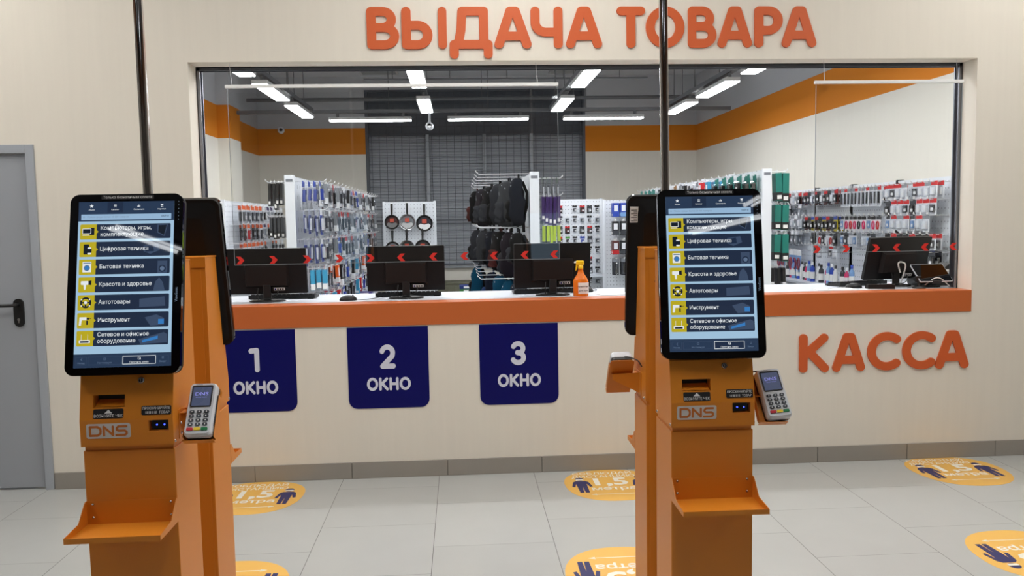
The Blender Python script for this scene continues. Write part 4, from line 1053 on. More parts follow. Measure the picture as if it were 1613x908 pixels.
def pack(kind, w, h, d, c1, c2, c3):
    """goods hanging from the origin; front towards -y"""
    k = (kind, w, h, d, c1, c2, c3)
    if k in _pk: return _pk[k]
    b = MB(); A, B, C_ = pmat(c1), pmat(c2), pmat(c3)
    if kind == 'card':          # printed card with a clear blister and a product in it
        b.box(-w/2, w/2, -0.0015, 0, -h, 0.012, A)
        b.box(-w/2, w/2, -0.0022, -0.0015, -h*0.20, 0.012, B)
        b.box(-w*0.30, w*0.30, -d*0.8, -0.0016, -h*0.82, -h*0.32, C_, bev=min(w, d)*0.12)
        b.box(-w*0.38, w*0.38, -d, -0.0016, -h*0.93, -h*0.24, 'blister_clear', bev=min(w, d)*0.15)
        b.box(-w*0.05, w*0.34, -d*0.8-0.0015, -d*0.8, -h*0.72, -h*0.52, 'paper')
    elif kind == 'box':
        b.box(-w/2, w/2, -d, 0, -h, -0.01, A, bev=0.002)
        b.box(-w/2-0.0005, w/2+0.0005, -d-0.0006, 0.0005, -h*0.98, -h*0.70, B)
        b.box(-w*0.3, w*0.3, -d-0.0008, -d, -h*0.62, -h*0.2, C_)
        b.box(-w*0.2, w*0.2, -d*0.55, -d*0.45, -0.012, 0.02, 'paper')
        b.box(w/2, w/2+0.0012, -d*0.85, -d*0.15, -h*0.93, -h*0.80, 'paper').box(-w/2-0.0012, -w/2, -d*0.85, -d*0.15, -h*0.93, -h*0.80, 'paper')
    elif kind == 'bag':         # clear bag with a header card
        b.prism([(-d*0.1, 0.01), (-d*0.1, -0.02), (-d*0.5, -h*0.3), (-d*0.5, -h*0.8), (-d*0.05, -h), (0, -h), (d*0.35, -h*0.7), (d*0.3, -h*0.3), (0, 0.01)], -w/2, w/2, 'blister_clear', 'x')
        b.box(-w/2-0.0005, w/2+0.0005, -d*0.16, 0.002, -h*0.22, 0.014, B)
        b.box(-w*0.36, w*0.36, -d*0.42, d*0.2, -h*0.88, -h*0.32, C_, bev=d*0.15)
        b.box(-w*0.2, w*0.2, -d*0.56, -d*0.5, -h*0.7, -h*0.5, A)
    elif kind == 'loop':        # coiled cable on a card
        b.box(-w/2, w/2, -0.0015, 0, -h, 0.012, A).box(-w/2, w/2, -0.0022, -0.0015, -h*0.22, 0.012, B)
        b.tube([(w*0.28*math.cos(2*math.pi*i/14), -0.010, -h*0.60+h*0.25*math.sin(2*math.pi*i/14)) for i in range(14)], w*0.09, C_, 6, closed=True)
        b.box(-w*0.12, w*0.12, -0.018, -0.002, -h*0.9, -h*0.8, C_)
    elif kind == 'long':        # tall narrow card
        b.box(-w/2, w/2, -0.0015, 0, -h, 0.012, A).box(-w/2, w/2, -0.0022, -0.0015, -h*0.16, 0.012, B)
        b.tube([(0, -d*0.5, -h*0.25), (0, -d*0.5, -h*0.85)], w*0.13, C_, 7)
        b.box(-w*0.32, w*0.32, -d, -0.0016, -h*0.95, -h*0.2, 'blister_clear', bev=w*0.08)
    me = b.mesh({'card': 'blister_pack', 'box': 'box_pack', 'bag': 'clear_bag_pack', 'loop': 'cable_pack', 'long': 'tall_pack'}[kind]); _pk[k] = me
    return me
def hang(name, cat, me, par_loc, rz, x, y, z, label, group, tilt=0.0):
    M = TR(par_loc) @ RZ(rz) @ TR((x, y, z))
    o = bpy.data.objects.new(name if 'memory' in name else ('accessory_pack' if 'right wall' in group and 'blister' in me.name else me.name.split('.')[0]), me); COL.objects.link(o); o.location = M.to_translation(); o.rotation_euler = (tilt, 0, rz)  # right wall packs are the same blister packs, named apart by their rack
    return tag(o, label, cat, group)
def fill_row(t, rackname, rowname, z, specs, x0, x1, n, L_, step, name, cat, group, skip=(), deep=1, fromend='left end', jit=0.004):
    """a row of n hooks between x0 and x1; specs cycles (mesh, words)"""
    loc, rz = t.location.copy(), t.rotation_euler[2]
    for i in range(n):
        x = x0+(x1-x0)*(i+0.5)/n
        hook(t, x, z+0.004, L_)
        if i in skip: continue
        me, words = specs[i % len(specs)]
        nd = deep[i % len(deep)] if isinstance(deep, (list, tuple)) else deep
        for k in range(nd):
            y = -L_+0.055+k*step
            if y > -0.012: break
            wk = '' if nd == 1 else ('front ' if k == 0 else ORD[k]+' ')
            hang(name, cat, me, loc, rz, x+random.uniform(-jit, jit), y, z, '%s%s, %s from %s, %s row, %s' % (wk, words, ORD[i], fromend, rowname, rackname), group, random.uniform(-0.03, 0.03))
WH = (232, 234, 238); RED = (200, 36, 40); BLK = (24, 24, 26); ORG = (232, 96, 30); BLU = (40, 70, 170); TEAL = (20, 120, 108); GRN = (60, 150, 50); LIME = (176, 200, 30); PUR = (58, 34, 92); GRY = (140, 144, 150); PNK = (214, 60, 110); BRN = (92, 44, 40); LBL = (120, 160, 210); DGR = (58, 60, 66); YEL = (220, 200, 40); SKY = (60, 150, 190)
ROWS = ['top', 'second', 'third', 'fourth', 'fifth', 'sixth']
# ---- racks along the right wall, goods face -x
RZR = R(-90)
def right_rack(label, y0, y1):
    return board('wall_rack', label, 'display rack', y1-y0, 1.93, 0.35, (XR-0.06, (y0+y1)/2, 0), RZR, 'white pegboard racks along the right wall', base=False)
GW = 'packs on the right wall racks'
P_red = pack('card', 0.10, 0.135, 0.03, WH, RED, DGR); P_red2 = pack('card', 0.10, 0.135, 0.03, WH, RED, WH); P_grn = pack('card', 0.10, 0.135, 0.03, DGR, BLK, GRN)
P_blk = pack('card', 0.10, 0.14, 0.03, BLK, DGR, BLK); P_blk2 = pack('card', 0.09, 0.155, 0.035, BRN, RED, BLK); P_blu = pack('card', 0.10, 0.135, 0.03, BLK, BLU, WH); P_long = pack('long', 0.066, 0.19, 0.022, WH, GRY, DGR); P_longr = pack('long', 0.066, 0.19, 0.022, WH, RED, BLK)
P_pnk = pack('loop', 0.08, 0.145, 0.02, WH, BLK, PNK); P_lpb = pack('loop', 0.08, 0.145, 0.02, WH, BLK, BLK); P_lpr = pack('loop', 0.08, 0.145, 0.02, WH, DGR, RED); P_wht = pack('card', 0.10, 0.145, 0.03, WH, GRY, WH); P_wg = pack('bag', 0.085, 0.18, 0.035, WH, WH, GRY); P_yel = pack('card', 0.10, 0.16, 0.04, YEL, BLU, BLK); P_skin = pack('card', 0.07, 0.14, 0.02, WH, DGR, LBL)
ra = right_rack('white pegboard rack on the right wall nearest the opening', 7.06, 8.03)
rb = right_rack('white pegboard rack on the right wall, second from the opening', 8.03, 9.0)
rc = right_rack('white pegboard rack on the right wall, third from the opening', 9.0, 9.95)
rd = right_rack('white pegboard rack on the right wall, fourth from the opening', 9.95, 10.95)
re_ = right_rack('white pegboard rack on the right wall, farthest from the opening', 10.95, 11.9)
NA, NB, NC, ND, NE = 'near right rack', 'second right rack', 'third right rack', 'fourth right rack', 'far right rack'
# local x runs from the far end (-) to the near end (+)
FE = 'far end'
def frow(t, nm, r, z, specs, n, skip=(), deep=(2,), L_=0.20, step=0.06, name='blister_pack', cat='pack', W_=0.95):
    fill_row(t, nm, ROWS[r], z, specs, -W_/2+0.03, W_/2-0.03, n, L_, step, name, cat, GW, skip, deep, FE)
frow(ra, NA, 0, 1.88, [(P_red2, 'red-topped white pack'), (P_red, 'red-topped dark pack'), (P_red2, 'red-topped white pack'), (P_wht, 'plain white pack')], 9, (4,), (2, 1))
frow(ra, NA, 1, 1.725, [(P_blk, 'black pack'), (P_red2, 'red-topped white pack'), (P_red2, 'red-topped white pack'), (P_red, 'red-topped dark pack')], 8, (), (2, 1, 2))
frow(ra, NA, 2, 1.585, [(P_skin, 'light blue pack'), (P_red2, 'red-topped white pack'), (P_wht, 'plain white pack'), (P_red2, 'red-topped white pack')], 8, (7,), (1, 2))
frow(ra, NA, 3, 1.41, [(P_grn, 'black and green pack'), (P_red, 'red-topped dark pack'), (P_grn, 'black and green pack')], 8, (), (2,))
frow(ra, NA, 4, 1.255, [(P_blu, 'blue-topped black pack'), (P_blk, 'black pack'), (P_blu, 'blue-topped black pack')], 8, (), (2,))
frow(rb, NB, 0, 1.88, [(P_long, 'long white pack'), (P_longr, 'long red-topped pack'), (P_long, 'long white pack')], 11, (), (2, 1))
frow(rb, NB, 2, 1.585, [(P_skin, 'light blue pack'), (P_pnk, 'pink cable pack'), (P_lpr, 'red cable pack'), (P_pnk, 'pink cable pack'), (P_lpb, 'black cable pack'), (P_pnk, 'pink cable pack')], 9, (), (1, 2))
frow(rb, NB, 3, 1.41, [(P_skin, 'light blue pack'), (P_blk, 'black pack'), (P_wht, 'plain white pack')], 9, (4,), (1,))
frow(rc, NC, 0, 1.88, [(P_blk2, 'black pack with red label'), (P_blk, 'black pack'), (P_wht, 'plain white pack')], 10, (), (2,))
frow(rc, NC, 2, 1.585, [(P_blk2, 'black pack with red label'), (P_blk, 'black pack'), (P_yel, 'yellow and black pack')], 9, (), (2,))
frow(rc, NC, 3, 1.4, [(P_wht, 'plain white pack'), (P_lpr, 'red cable pack'), (P_blk, 'black pack')], 9, (0, 1, 3), (1,))
frow(rc, NC, 4, 1.25, [(P_wht, 'plain white pack'), (P_red, 'red-topped dark pack')], 9, (0, 1, 2, 3, 5, 6), (1,))
frow(rd, ND, 0, 1.88, [(P_wg, 'clear white bag'), (P_blk2, 'black pack with red label'), (P_wht, 'plain white pack')], 8, (), (2,))
frow(rd, ND, 1, 1.735, [(P_blk, 'black pack'), (P_wg, 'clear white bag'), (P_wht, 'plain white pack')], 8, (5, 6), (2,))
frow(rd, ND, 2, 1.6, [(P_wg, 'clear white bag'), (P_wht, 'plain white pack')], 8, (), (2,))
frow(rd, ND, 3, 1.41, [(P_wg, 'clear white bag'), (P_blk, 'black pack'), (P_wg, 'clear white bag')], 8, (7,), (2,))
P_ins = pack('loop', 0.12, 0.26, 0.03, LBL, WH, (150, 70, 84))
frow(rd, ND, 4, 1.17, [(P_ins, 'blue pack with insole')], 7, (0, 3), (1,))
frow(re_, NE, 0, 1.88, [(P_wht, 'plain white pack'), (P_wg, 'clear white bag')], 8, (), (1,))
frow(re_, NE, 1, 1.72, [(P_wg, 'clear white bag'), (P_blk, 'black pack')], 8, (), (1,))
frow(re_, NE, 2, 1.56, [(P_wht, 'plain white pack'), (P_wg, 'clear white bag')], 8, (), (1,))
frow(re_, NE, 3, 1.4, [(P_wg, 'clear white bag')], 8, (), (1,))
# bottle shelf on the third and fourth right racks
sh = thing('wall_shelf', 'white shelf on the right wall below the hanging packs', 'shelf', (XR-0.07, 9.6, 0))
MB().box(-0.30, 0, -1.0, 1.0, 0.80, 0.825, 'white_laminate').build('shelf_board', sh)
for yy in (-0.9, 0, 0.9): MB().prism([(-0.26, 0.80), (0, 0.60), (0, 0.80)], yy-0.01, yy+0.01, 'panel_white', 'y').build('shelf_bracket', sh)
def bottle(col, cap, h, r):
    return MB().lathe([(r, 0), (r, h*0.62), (r*0.85, h*0.72), (r*0.4, h*0.80), (r*0.4, h*0.84)], pmat(col), 14).lathe([(r*0.5, h*0.84), (r*0.5, h), (r*0.4, h)], pmat(cap), 12).lathe([(r*1.01, h*0.15), (r*1.01, h*0.5)], 'paper', 14).mesh('care_bottle')
bs = [(bottle(LBL, BLU, 0.24, 0.028), 'pale blue bottle with blue cap'), (bottle(WH, DGR, 0.22, 0.026), 'white bottle with dark cap'), (bottle(PNK, WH, 0.20, 0.024), 'pink bottle with white cap'), (bottle(BLU, WH, 0.23, 0.028), 'blue bottle with white cap'), (bottle(DGR, BLK, 0.21, 0.03), 'dark bottle with black cap')]
for i in range(18):
    me, wds = bs[(i*7) % 5]
    o = inst('care_bottle', me, None, (XR-0.20+random.uniform(-0.03, 0.03), 8.72+i*0.10, 0.825)); tag(o, '%s, %s from the near end of the white wall shelf' % (wds, ORD[i]), 'bottle', 'care bottles on the wall shelf')

# ---- double-sided aisle racks
def aisle(label, x, ya, yb, H_=2.05):
    t = thing('aisle_rack', label, 'display rack', (x, ya, 0), 0, 'free-standing aisle racks')
    L_ = yb-ya
    MB().box(-0.035, 0.035, 0.02, L_, 0.30, H_-0.01, 'slotted_panel').build('core_panel', t)
    MB().box(-0.045, 0.045, -0.005, 0.02, 0.0, H_, 'panel_white', bev=0.003).box(-0.03, 0.03, -0.009, -0.005, H_-0.06, H_-0.035, 'panel_hole').build('end_panel', t)
    k = 1.0
    while k < L_: MB().box(-0.042, 0.042, k-0.02, k+0.02, 0, H_, 'panel_white').build('upright', t); k += 1.0
    MB().box(-0.38, 0.38, 0.02, L_, 0.66, 0.70, 'white_laminate').box(-0.36, 0.36, 0.04, L_-0.02, 0.0, 0.10, 'white_laminate').build('base_shelf', t)
    return t
def side_row(t, nm, row, z, side, specs, ys, L_, step, deep, name='blister_pack', cat='pack', group='packs on the aisle racks', off=0.0, fe='near end'):
    """hooks sticking out sideways (side=+1 towards +x); goods stacked along each hook"""
    loc = t.location
    for i, y in enumerate(ys):
        if ('h', round(L_, 2)) not in _hk: _hk[('h', round(L_, 2))] = MB().tube([(0, 0, 0), (L_-0.02, 0, 0), (L_, 0, 0.02)], 0.0042, 'hook_wire', 5).box(L_, L_+0.002, -0.010, 0.010, 0.010, 0.030, 'paper').mesh('hook')
        inst('hook', _hk[('h', round(L_, 2))], t, (side*0.035, y, z+0.004), (0, 0, 0 if side > 0 else math.pi))
        me, wds = specs[i % len(specs)]; nd = deep[i % len(deep)]
        for k in range(nd):
            d = L_-0.06-k*step
            if d < 0.02: break
            wk = '' if nd == 1 else ('outer ' if k == 0 else ORD[k]+' ')
            o = bpy.data.objects.new(me.name.split('.')[0], me); COL.objects.link(o)
            o.location = (loc[0]+side*(0.035+d), loc[1]+y+random.uniform(-0.006, 0.006), z); o.rotation_euler = (random.uniform(-0.05, 0.05), 0, R(90)*side+random.uniform(-0.06, 0.06))
            o.scale = (1, 1, random.uniform(0.86, 1.06))
            tag(o, '%s%s, %s from %s, %s row, %s' % (wk, wds, ORD[i], fe, row, nm), cat, group)
g1 = aisle('white aisle rack full of packs left of the pan board', -1.535, 7.70, 12.9)
Q = [(pack('card', 0.11, 0.225, 0.035, WH, BLU, BLU), 'blue and white pack'), (pack('card', 0.12, 0.235, 0.03, BLU, WH, WH), 'blue pack'), (pack('box', 0.09, 0.225, 0.03, GRY, WH, DGR), 'grey box pack'), (pack('card', 0.12, 0.235, 0.03, WH, GRY, DGR), 'white pack'),
     (pack('card', 0.11, 0.235, 0.03, BRN, RED, BLK), 'dark red pack'), (pack('bag', 0.11, 0.225, 0.03, WH, WH, DGR), 'clear bag pack'), (pack('card', 0.12, 0.235, 0.03, WH, RED, BLK), 'red-topped white pack'), (pack('box', 0.09, 0.235, 0.03, BLK, WH, GRY), 'black box pack')]
def pick(*ix): return [Q[i] for i in ix]
ysd = [0.10+0.265*i for i in range(19)]
N1 = 'pan-side rack'
side_row(g1, N1, 'top', 1.99, 1, pick(0, 2, 3, 4, 2, 3, 5, 7, 3, 6), ysd,  0.28, 0.05, (4, 3, 4))
side_row(g1, N1, 'second', 1.73, 1, pick(1, 3, 5, 2, 3, 6, 3, 4, 2, 3), ysd,  0.28, 0.05, (4, 4, 3))
side_row(g1, N1, 'third', 1.46, 1, pick(1, 3, 5, 2, 0, 7, 6, 3, 4, 2), ysd,  0.28, 0.05, (4, 4, 3))
side_row(g1, N1, 'fourth', 1.19, 1, [(pack('box', 0.09, 0.19, 0.04, SKY, WH, SKY), 'sky blue box')]+pick(3, 5)+[(pack('box', 0.09, 0.20, 0.03, ORG, WH, WH), 'orange box')]+pick(7, 3, 0, 5, 7), ysd,  0.28, 0.055, (3, 4))
side_row(g1, N1, 'fifth', 0.94, 1, pick(7, 3)+[(pack('box', 0.08, 0.19, 0.04, SKY, SKY, WH), 'turquoise box'), (pack('box', 0.08, 0.19, 0.04, RED, RED, WH), 'red box')]+pick(5, 0, 3), ysd,  0.28, 0.06, (3, 3))
K_ = pack('box', 0.10, 0.17, 0.025, DGR, GRY, WH); KB = pack('box', 0.11, 0.24, 0.025, BLK, DGR, ORG)
for r_i, (z, p) in enumerate(((1.99, KB), (1.68, pack('box', 0.10, 0.22, 0.025, DGR, BLK, WH)), (1.32, pack('box', 0.10, 0.30, 0.03, DGR, GRY, YEL)))):
    side_row(g1, 'pan-side rack, left face', ROWS[r_i], z, -1, [(p, ['black box', 'dark grey box', 'long dark box'][r_i])], [0.10], 0.20, 0.033, (4,))
for i in range(7):
    o = inst('flat_box', MB().box(-0.13, 0.13, -0.09, 0.09, 0, 0.04, pmat([(90, 84, 150), (200, 204, 220), (70, 80, 140)][i % 3])).box(-0.09, 0.09, -0.0905, -0.09, 0.008, 0.032, 'paper').mesh('flat_box'), None, (-1.26, 8.1+0.42*i, 0.70))
    tag(o, '%s flat box, %s from the near end on the pan-side rack base shelf' % (['violet', 'pale', 'navy'][i % 3], ORD[i]), 'box', 'flat boxes on the base shelf')
g2 = aisle('white aisle rack in the middle with backpacks on its left face', 0.69, 7.70, 11.6)
side_row(g2, 'backpack rack, right face', 'top', 1.99, 1, [(pack('card', 0.08, 0.24, 0.02, BLK, GRN, WH), 'thin black and green pack')], [0.10], 0.24, 0.045, (4,))
side_row(g2, 'backpack rack, right face', 'second', 1.83, 1, [(pack('box', 0.10, 0.27, 0.030, PUR, PUR, BLK), 'purple box')], [0.10], 0.24, 0.036, (5,))
side_row(g2, 'backpack rack, right face', 'third', 1.56, 1, [(pack('box', 0.10, 0.25, 0.028, LIME, DGR, BLK), 'lime green box')], [0.10], 0.24, 0.034, (5,))
side_row(g2, 'backpack rack, right face', 'fourth', 1.27, 1, [(pack('box', 0.10, 0.25, 0.028, LIME, DGR, BLK), 'lime green box')], [0.10], 0.24, 0.034, (5,))
g3 = aisle('white aisle rack at right behind the right kiosk screen', 2.88, 7.70, 12.3)
TL = (pack('card', 0.11, 0.22, 0.05, TEAL, TEAL, BLK), 'teal pack')
side_row(g3, 'kiosk-side rack, left face', 'top', 1.99, -1, [TL, TL, TL, TL, (pack('box', 0.10, 0.19, 0.04, SKY, TEAL, WH), 'blue-green box'), (pack('box', 0.10, 0.19, 0.04, RED, RED, WH), 'red box'), Q[3], Q[5], Q[7], Q[3], (pack('bag', 0.1, 0.18, 0.03, WH, (150, 110, 60), DGR), 'brown-topped bag'), Q[5], Q[3], Q[7], Q[5]], [0.12+0.24*i for i in range(19)], 0.24, 0.07, (3, 3, 2))
TB = pack('box', 0.10, 0.27, 0.062, TEAL, BLK, TEAL)
for r_i, z in enumerate((2.02, 1.72, 1.44)): side_row(g3, 'kiosk-side rack, right face', ROWS[r_i], z, 1, [(TB, 'teal box')], [0.10], 0.20, 0.075, (2,))
CR = pack('card', 0.10, 0.20, 0.05, WH, WH, (60, 80, 130))
side_row(g3, 'kiosk-side rack, right face', 'fourth', 1.12, 1, [(Q[7][0], 'dark box')], [0.10], 0.20, 0.05, (3,))
side_row(g3, 'kiosk-side rack, right face', 'fifth', 0.92, 1, [(CR, 'white pack with round picture')], [0.10], 0.20, 0.07, (2,))

# backpacks hung on the left face of the middle rack
def fabric(c):
    n = 'fabric_%d_%d_%d' % c
    if n not in MATS: mat(n, tuple(q*0.55 for q in rgb(*c)[:3])+(1,), 0.9, spec=0.12, bump=0.4, bscale=260)
    return n
def sblob(w, d, h, cx, cy, cz, p=0.38, taper=0.0):
    bm = bmesh.new(); bmesh.ops.create_uvsphere(bm, u_segments=24, v_segments=16, radius=1)
    e = lambda a, q: math.copysign(abs(a)**q, a)
    for v in bm.verts:
        x, y, z = v.co; zz = e(z, 0.55)
        v.co = Vector((cx+e(x, p)*w/2*(1-taper*max(zz, 0)), cy+e(y, p)*d/2*(1-1.6*taper*max(zz, 0))+0.012*math.sin(7*zz+3*x), cz+zz*h/2))
    return bm
def bag_parts(t, col, col2, w, h, d):
    A = fabric(col); B = fabric(col2)
    MB().bm(sblob(w, d, h, 0, 0, -h/2, 0.45, 0.16), A, None, True).build('main_pouch', t)
    MB().bm(sblob(w*0.80, d*0.45, h*0.46, 0, -d*0.46, -h*0.68, 0.45, 0.10), B, None, True).build('front_pocket', t)
    s_ = MB()
    for k in (-1, 1): s_.tube([(k*w*0.22, d*0.36, -h*0.08), (k*w*0.27, d*0.62, -h*0.3), (k*w*0.27, d*0.6, -h*0.6), (k*w*0.33, d*0.38, -h*0.86), (k*w*0.34, d*0.40, -h*1.12)], 0.013, B, 6)
    s_.build('shoulder_straps', t)
    MB().tube([(-0.03, 0.02, -0.02), (-0.025, 0.02, 0.03), (0.025, 0.02, 0.03), (0.03, 0.02, -0.02)], 0.009, B, 6).build('grab_handle', t)
    MB().tube([(-w*0.40, -d*0.30, -h*0.55), (-w*0.34, -d*0.34, -h*0.16), (0, -d*0.36, -h*0.09), (w*0.34, -d*0.34, -h*0.16), (w*0.40, -d*0.30, -h*0.55)], 0.005, pmat(GRY), 5).build('zip', t)
    return t
BAGC = [(BLK, DGR, 'black'), (DGR, BLK, 'charcoal'), ((70, 72, 76), DGR, 'grey'), ((34, 38, 48), BLK, 'slate blue'), (BLK, BRN, 'black and brown'), ((44, 38, 46), DGR, 'plum grey')]
LOWC = [((28, 34, 50), (30, 60, 110), 'navy'), ((30, 50, 80), DGR, 'steel blue'), ((20, 80, 110), BLK, 'petrol blue'), (BLK, DGR, 'black')]
BY = (0.14, 0.72, 1.32, 1.95, 2.6, 3.3)
for row, z, h_ in (('top', 2.0, 0.46), ('middle', 1.49, 0.45), ('lowest', 1.01, 0.40)):
    for i, y in enumerate(BY):
        for off in ((0.12, 0.17, 0.235, 0.30, 0.37, 0.44)[i],):
            k = i % 2
            if row == 'lowest' and i == 4: continue
            c1, c2, nm_ = (LOWC[(i+k) % 4] if row == 'lowest' else BAGC[(i*2+k*3+len(row)) % 6])
            w_, d_ = random.uniform(0.27, 0.32), random.uniform(0.14, 0.18)
            hh_ = 0.30 if (row == 'middle' and i == 0) else h_*random.uniform(0.92, 1.05)
            t = thing('backpack', '%s backpack on the %s hook from near end, %s row, middle rack' % (nm_, ORD[i], row), 'backpack', (0.69-0.035-off, 7.70+y, z), R(-90)+random.uniform(-0.3, 0.3), 'backpacks on the middle rack')
            bag_parts(t, c1, c2, w_, hh_, d_)
for z in (2.02, 1.52, 1.04):
    for y in BY:
        if ('b',) not in _hk: _hk[('b',)] = MB().tube([(0, 0, 0), (-0.47, 0, 0), (-0.50, 0, 0.03)], 0.005, 'hook_wire', 6).box(-0.502, -0.50, -0.012, 0.012, 0.02, 0.04, 'paper').mesh('hook')
        inst('hook', _hk[('b',)], g2, (-0.035, y, z+0.02))

# ---- left wall rack, goods face +x
lr = board('wall_rack', 'white pegboard rack with orange packs at the left', 'display rack', 2.7, 1.90, 0.35, (-2.76, 11.35, 0), R(90), None, base=False)
O1 = pack('card', 0.15, 0.225, 0.03, WH, ORG, DGR); O2 = pack('card', 0.14, 0.22, 0.03, WH, ORG, RED); D1 = pack('card', 0.09, 0.19, 0.025, BLK, ORG, BLK); W1 = pack('card', 0.12, 0.18, 0.03, WH, PUR, GRY); W2 = pack('card', 0.12, 0.20, 0.03, WH, WH, BLK)
NL = 'left pegboard'
def lrow(r, z, specs, skip, n=12): fill_row(lr, NL, ROWS[r], z, specs, -1.30, 1.30, n, 0.18, 0.045, 'blister_pack', 'pack', 'packs on the left pegboard', skip, (2,), 'near end')
o1, o2, d1, w1, w2 = (O1, 'orange-topped white pack'), (O2, 'orange and red pack'), (D1, 'black pack'), (W1, 'purple-topped pack'), (W2, 'white pack')
lrow(0, 1.84, [w2, o1, o1, o1, o1, o1, w2, w1, w1, w2, w2, w2, w2, w2], (0,))
lrow(1, 1.61, [d1, d1, o2, d1, d1, o1, w1, d1, w2, d1, w2, w2, w2, w2], (0,))
lrow(2, 1.38, [o1, o1, o2, o1, o1, o1, d1, w2, w2, d1, w2, w2, w2, w2], (0, 7, 8, 12))
lrow(3, 1.15, [d1, d1, o2, d1, o2, d1, w2, w2, w2, w2, w2, w2, w2, w2], (0, 6, 8, 9, 10, 11))

# ---- boards on the far side, facing the opening
pb = board('pan_board', 'white pegboard with six frying pans before the shutter', 'display board', 0.80, 1.93, 0.30, (-0.80, 13.36, 0), 0, None, base=False)
def make_pan(label, loc, r, inner, sleeve, tilt):
    t = thing('frying_pan', label, 'frying pan', loc, 0, 'frying pans on the pan board')
    M = RX(R(90))
    MB().lathe([(r*0.80, 0.0), (r, 0.045), (r*1.02, 0.045), (r*1.02, 0.042), (r*0.82, 0.006), (r*0.1, 0.005)], 'steel' if tilt else 'black_plastic', 26, M=TR((0, 0, -r-0.17)) @ M).build('pan_body', t)
    MB().lathe([(r*0.78, 0.007), (r*0.05, 0.0075)], pmat(inner), 26, M=TR((0, 0, -r-0.17)) @ M).build('cooking_surface', t)
    MB().tube([(0, -0.035, -0.175), (0, -0.045, -0.10), (0, -0.025, 0.0)], [0.013, 0.018, 0.021], 'black_plastic', 10).build('handle', t)
    s_ = MB(); q = [(r*0.80*math.cos(R(a)), r*0.80*math.sin(R(a))) for a in range(200, 341, 14)]+[(r*0.5, -r*0.05), (0, -r*0.18), (-r*0.5, -r*0.05)]
    s_.prism([(p[0], p[1]-r-0.17) for p in q], -0.040, -0.038, pmat(sleeve), 'y').box(-r*0.28, r*0.28, -0.041, -0.038, -r-0.17, -r*0.5-0.17, pmat((190, 80, 60))).build('card_sleeve', t)
    return t
pans = [(-1.075, 1.90, 0.115, (70, 30, 32), (120, 120, 120), 'frying pan with red sleeve, upper left on the pan board'), (-0.835, 1.91, 0.125, (120, 124, 130), (190, 190, 190), 'frying pan with grey sleeve, upper middle on the pan board'), (-0.565, 1.89, 0.130, (40, 44, 60), (236, 236, 236), 'frying pan with white sleeve, upper right on the pan board'),
        (-1.075, 1.48, 0.115, (150, 150, 155), (220, 220, 220), 'frying pan at lower left on the pan board'), (-0.85, 1.50, 0.120, (60, 70, 66), (96, 110, 80), 'frying pan with green-grey sleeve, lower middle'), (-0.60, 1.50, 0.125, (60, 60, 62), (170, 160, 90), 'frying pan with tan and green sleeve, lower right')]
for x, z, r, c1, c2, lab in pans:
    make_pan(lab, (x, 13.33, z), r, c1, c2, 'grey' in lab); hook(pb, x+0.80, z-0.012, 0.06)
cbd = board('card_board', 'white pegboard with rows of small packs right of the backpacks', 'display board', 0.90, 1.93, 0.30, (1.82, 13.36, 0), 0, None, base=True)
sm = [pack('card', 0.075, 0.10, 0.02, WH, BLK, DGR), pack('card', 0.075, 0.10, 0.02, WH, GRN, BLK), pack('card', 0.08, 0.11, 0.02, BLK, RED, BRN), pack('card', 0.075, 0.10, 0.02, (190, 196, 204), WH, DGR), pack('card', 0.08, 0.11, 0.02, BLK, DGR, GRY), pack('card', 0.08, 0.12, 0.02, WH, BLU, BLU)]
smw = ['small white and black pack', 'small green-topped pack', 'small red-topped black pack', 'small grey pack', 'small black pack', 'small blue-topped pack']
for r_i in range(8):
    sp = [(sm[(c*2+r_i*3+c*r_i) % 6], smw[(c*2+r_i*3+c*r_i) % 6]) for c in range(7)]
    fill_row(cbd, 'small-pack board', ['top', 'second', 'third', 'fourth', 'fifth', 'sixth', 'seventh', 'eighth'][r_i], 1.82-0.165*r_i, sp, -0.40, 0.44, 7, 0.07, 0.05, 'memory_card_pack', 'pack', 'small packs on the white board', (0, 2) if r_i == 0 else (), 1)
kbd = board('corner_board', 'white pegboard with box packs behind the left edge of the right kiosk', 'display board', 0.75, 1.90, 0.30, (2.62, 12.95, 0), R(-4), None, base=False)
def crow(r, z, specs, n=5, L_=0.30): fill_row(kbd, 'corner board', ROWS[r], z, specs, -0.28, 0.34, n, L_, 0.07, 'box_pack', 'pack', 'box packs on the corner board', (), (3,))
crow(0, 1.86, [(pack('box', 0.10, 0.22, 0.04, BLU, BLU, WH), 'blue box'), (pack('box', 0.10, 0.22, 0.04, BLU, LBL, WH), 'light blue box'), (pack('box', 0.10, 0.24, 0.04, GRN, GRN, BLK), 'green box'), (pack('box', 0.10, 0.22, 0.04, BLK, DGR, ORG), 'black box')])
crow(1, 1.58, [(pack('box', 0.10, 0.22, 0.04, BLK, DGR, WH), 'black box')])
crow(2, 1.28, [(pack('box', 0.10, 0.22, 0.04, BRN, RED, WH), 'dark red box'), (pack('box', 0.10, 0.22, 0.04, BLK, DGR, WH), 'black box'), (pack('box', 0.10, 0.22, 0.04, BLK, DGR, WH), 'black box')])
crow(3, 0.98, [(pack('long', 0.08, 0.24, 0.03, DGR, GRY, BLK), 'grey long pack')])
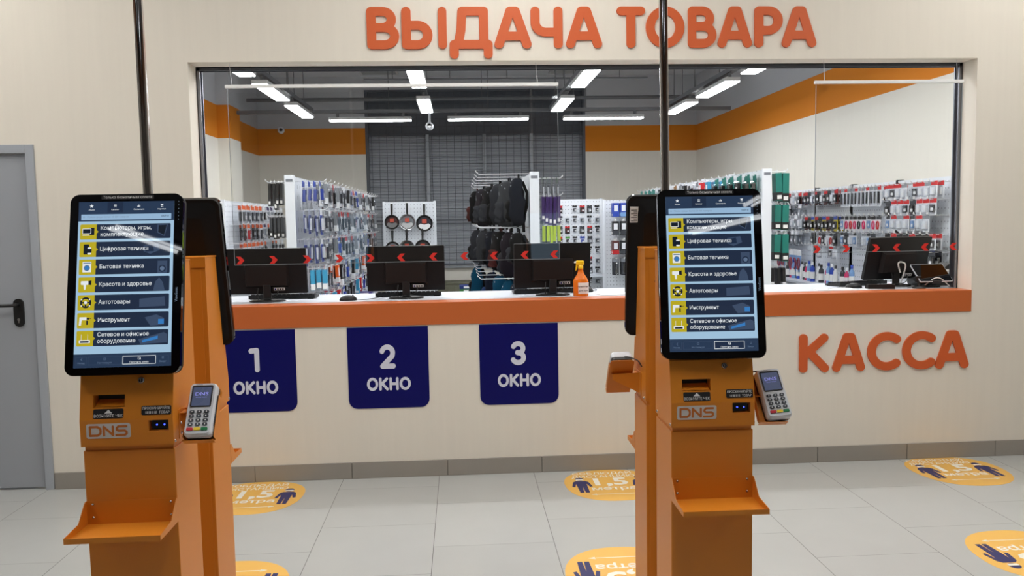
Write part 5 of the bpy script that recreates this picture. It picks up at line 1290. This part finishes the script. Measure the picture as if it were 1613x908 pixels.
# low things under the far window
t = thing('low_cabinet', 'low olive-grey cabinet under the far window sill', 'cabinet', (0.0, 14.85, 0))
MB().box(-1.1, 0.75, -0.25, 0.25, 0.02, 0.52, 'tray_olive', bev=0.005).build('body', t)
MB().box(-1.12, 0.77, -0.27, 0.27, 0.52, 0.545, 'tray_olive').build('top_board', t)
for s_ in (-0.65, 0.3): MB().box(s_-0.42, s_+0.42, -0.265, -0.25, 0.06, 0.48, 'tray_olive', bev=0.003).build('door', t)
for i, (c, wd_) in enumerate((((40, 70, 150), 'blue'), ((60, 130, 60), 'green'), ((30, 50, 120), 'navy'))):
    o = tag(MB().box(-0.16, 0.16, -0.12, 0.12, 0, 0.05, pmat(c), bev=0.003).box(-0.1, 0.1, -0.1215, -0.12, 0.012, 0.04, 'paper').build('flat_box', loc=(0.13, 11.9, 0.55+0.05*i)), '%s flat box in the small stack left of the backpacks' % wd_, 'box', 'flat boxes beside the backpacks')
st_ = thing('stock_table', 'low white table below the left end of the backpacks', 'table', (0.13, 11.9, 0))
MB().box(-0.25, 0.25, -0.3, 0.3, 0.525, 0.55, 'white_laminate').build('table_top', st_)
for a in (-0.22, 0.22):
    for c in (-0.27, 0.27): MB().box(a-0.015, a+0.015, c-0.015, c+0.015, 0, 0.525, 'white_laminate').build('leg', st_)

# ================================================================== LOBBY LAMPS (above and behind the camera)
ll = None
for nm, X in (('left', -3.1), ('middle', 0.35), ('right', 3.6)):
    for j, Y_ in enumerate((1.5, 2.75, 4.05)):
        lab = '%s lobby tube from the back in the %s lobby lamp line' % (ORD[j], nm)
        if ll is None: ll = make_lamp(lab, (X, Y_, 3.9), 0, 'lamp_lobby', 1.2, 'lobby ceiling lamps')
        else: dup(ll, (X, Y_, 3.9), 0, lab)
    t = thing('lighting_track', 'metal track carrying the %s lobby lamp line' % nm, 'lighting track', (X, 0.2, 4.015), 0, 'lobby lamp tracks')
    MB().box(-0.04, 0.04, 0, 4.8, 0, 0.05, 'tray_metal').build('channel', t)
    for i in range(4): MB().tube([(0, 0.5+1.25*i, 0.05), (0, 0.5+1.25*i, ZC-4.015)], 0.006, 'pipe_grey', 6).build('hanger_rod', t)
for X, Y_, a, L_, lab in ((-3.09, -3.08, 33.4, 0.8, 'slanted lobby tube behind the viewer at left'), (2.2, -4.95, -53, 1.0, 'slanted lobby tube behind the viewer at right'), (2.40, -4.10, -21, 0.35, 'short lobby tube behind the viewer at right')):
    t = thing('ceiling_lamp', lab, 'ceiling lamp', (X, Y_, 3.9), R(a), 'slanted lobby lamps')
    MB().box(-0.085, 0.085, -L_/2, L_/2, 0.006, 0.055, 'tray_metal', bev=0.004).build('housing', t)
    for x_ in (-0.05, 0.045): MB().tube([(x_, -L_/2+0.02, -0.006), (x_, L_/2-0.02, -0.006)], 0.022 if x_ < 0 else 0.014, 'lamp_dim', 10).build('tube', t)
    MB().tube([(0, 0, 0.055), (0, 0, ZC-3.9)], 0.008, 'pipe_grey', 6).build('hanger_rod', t)
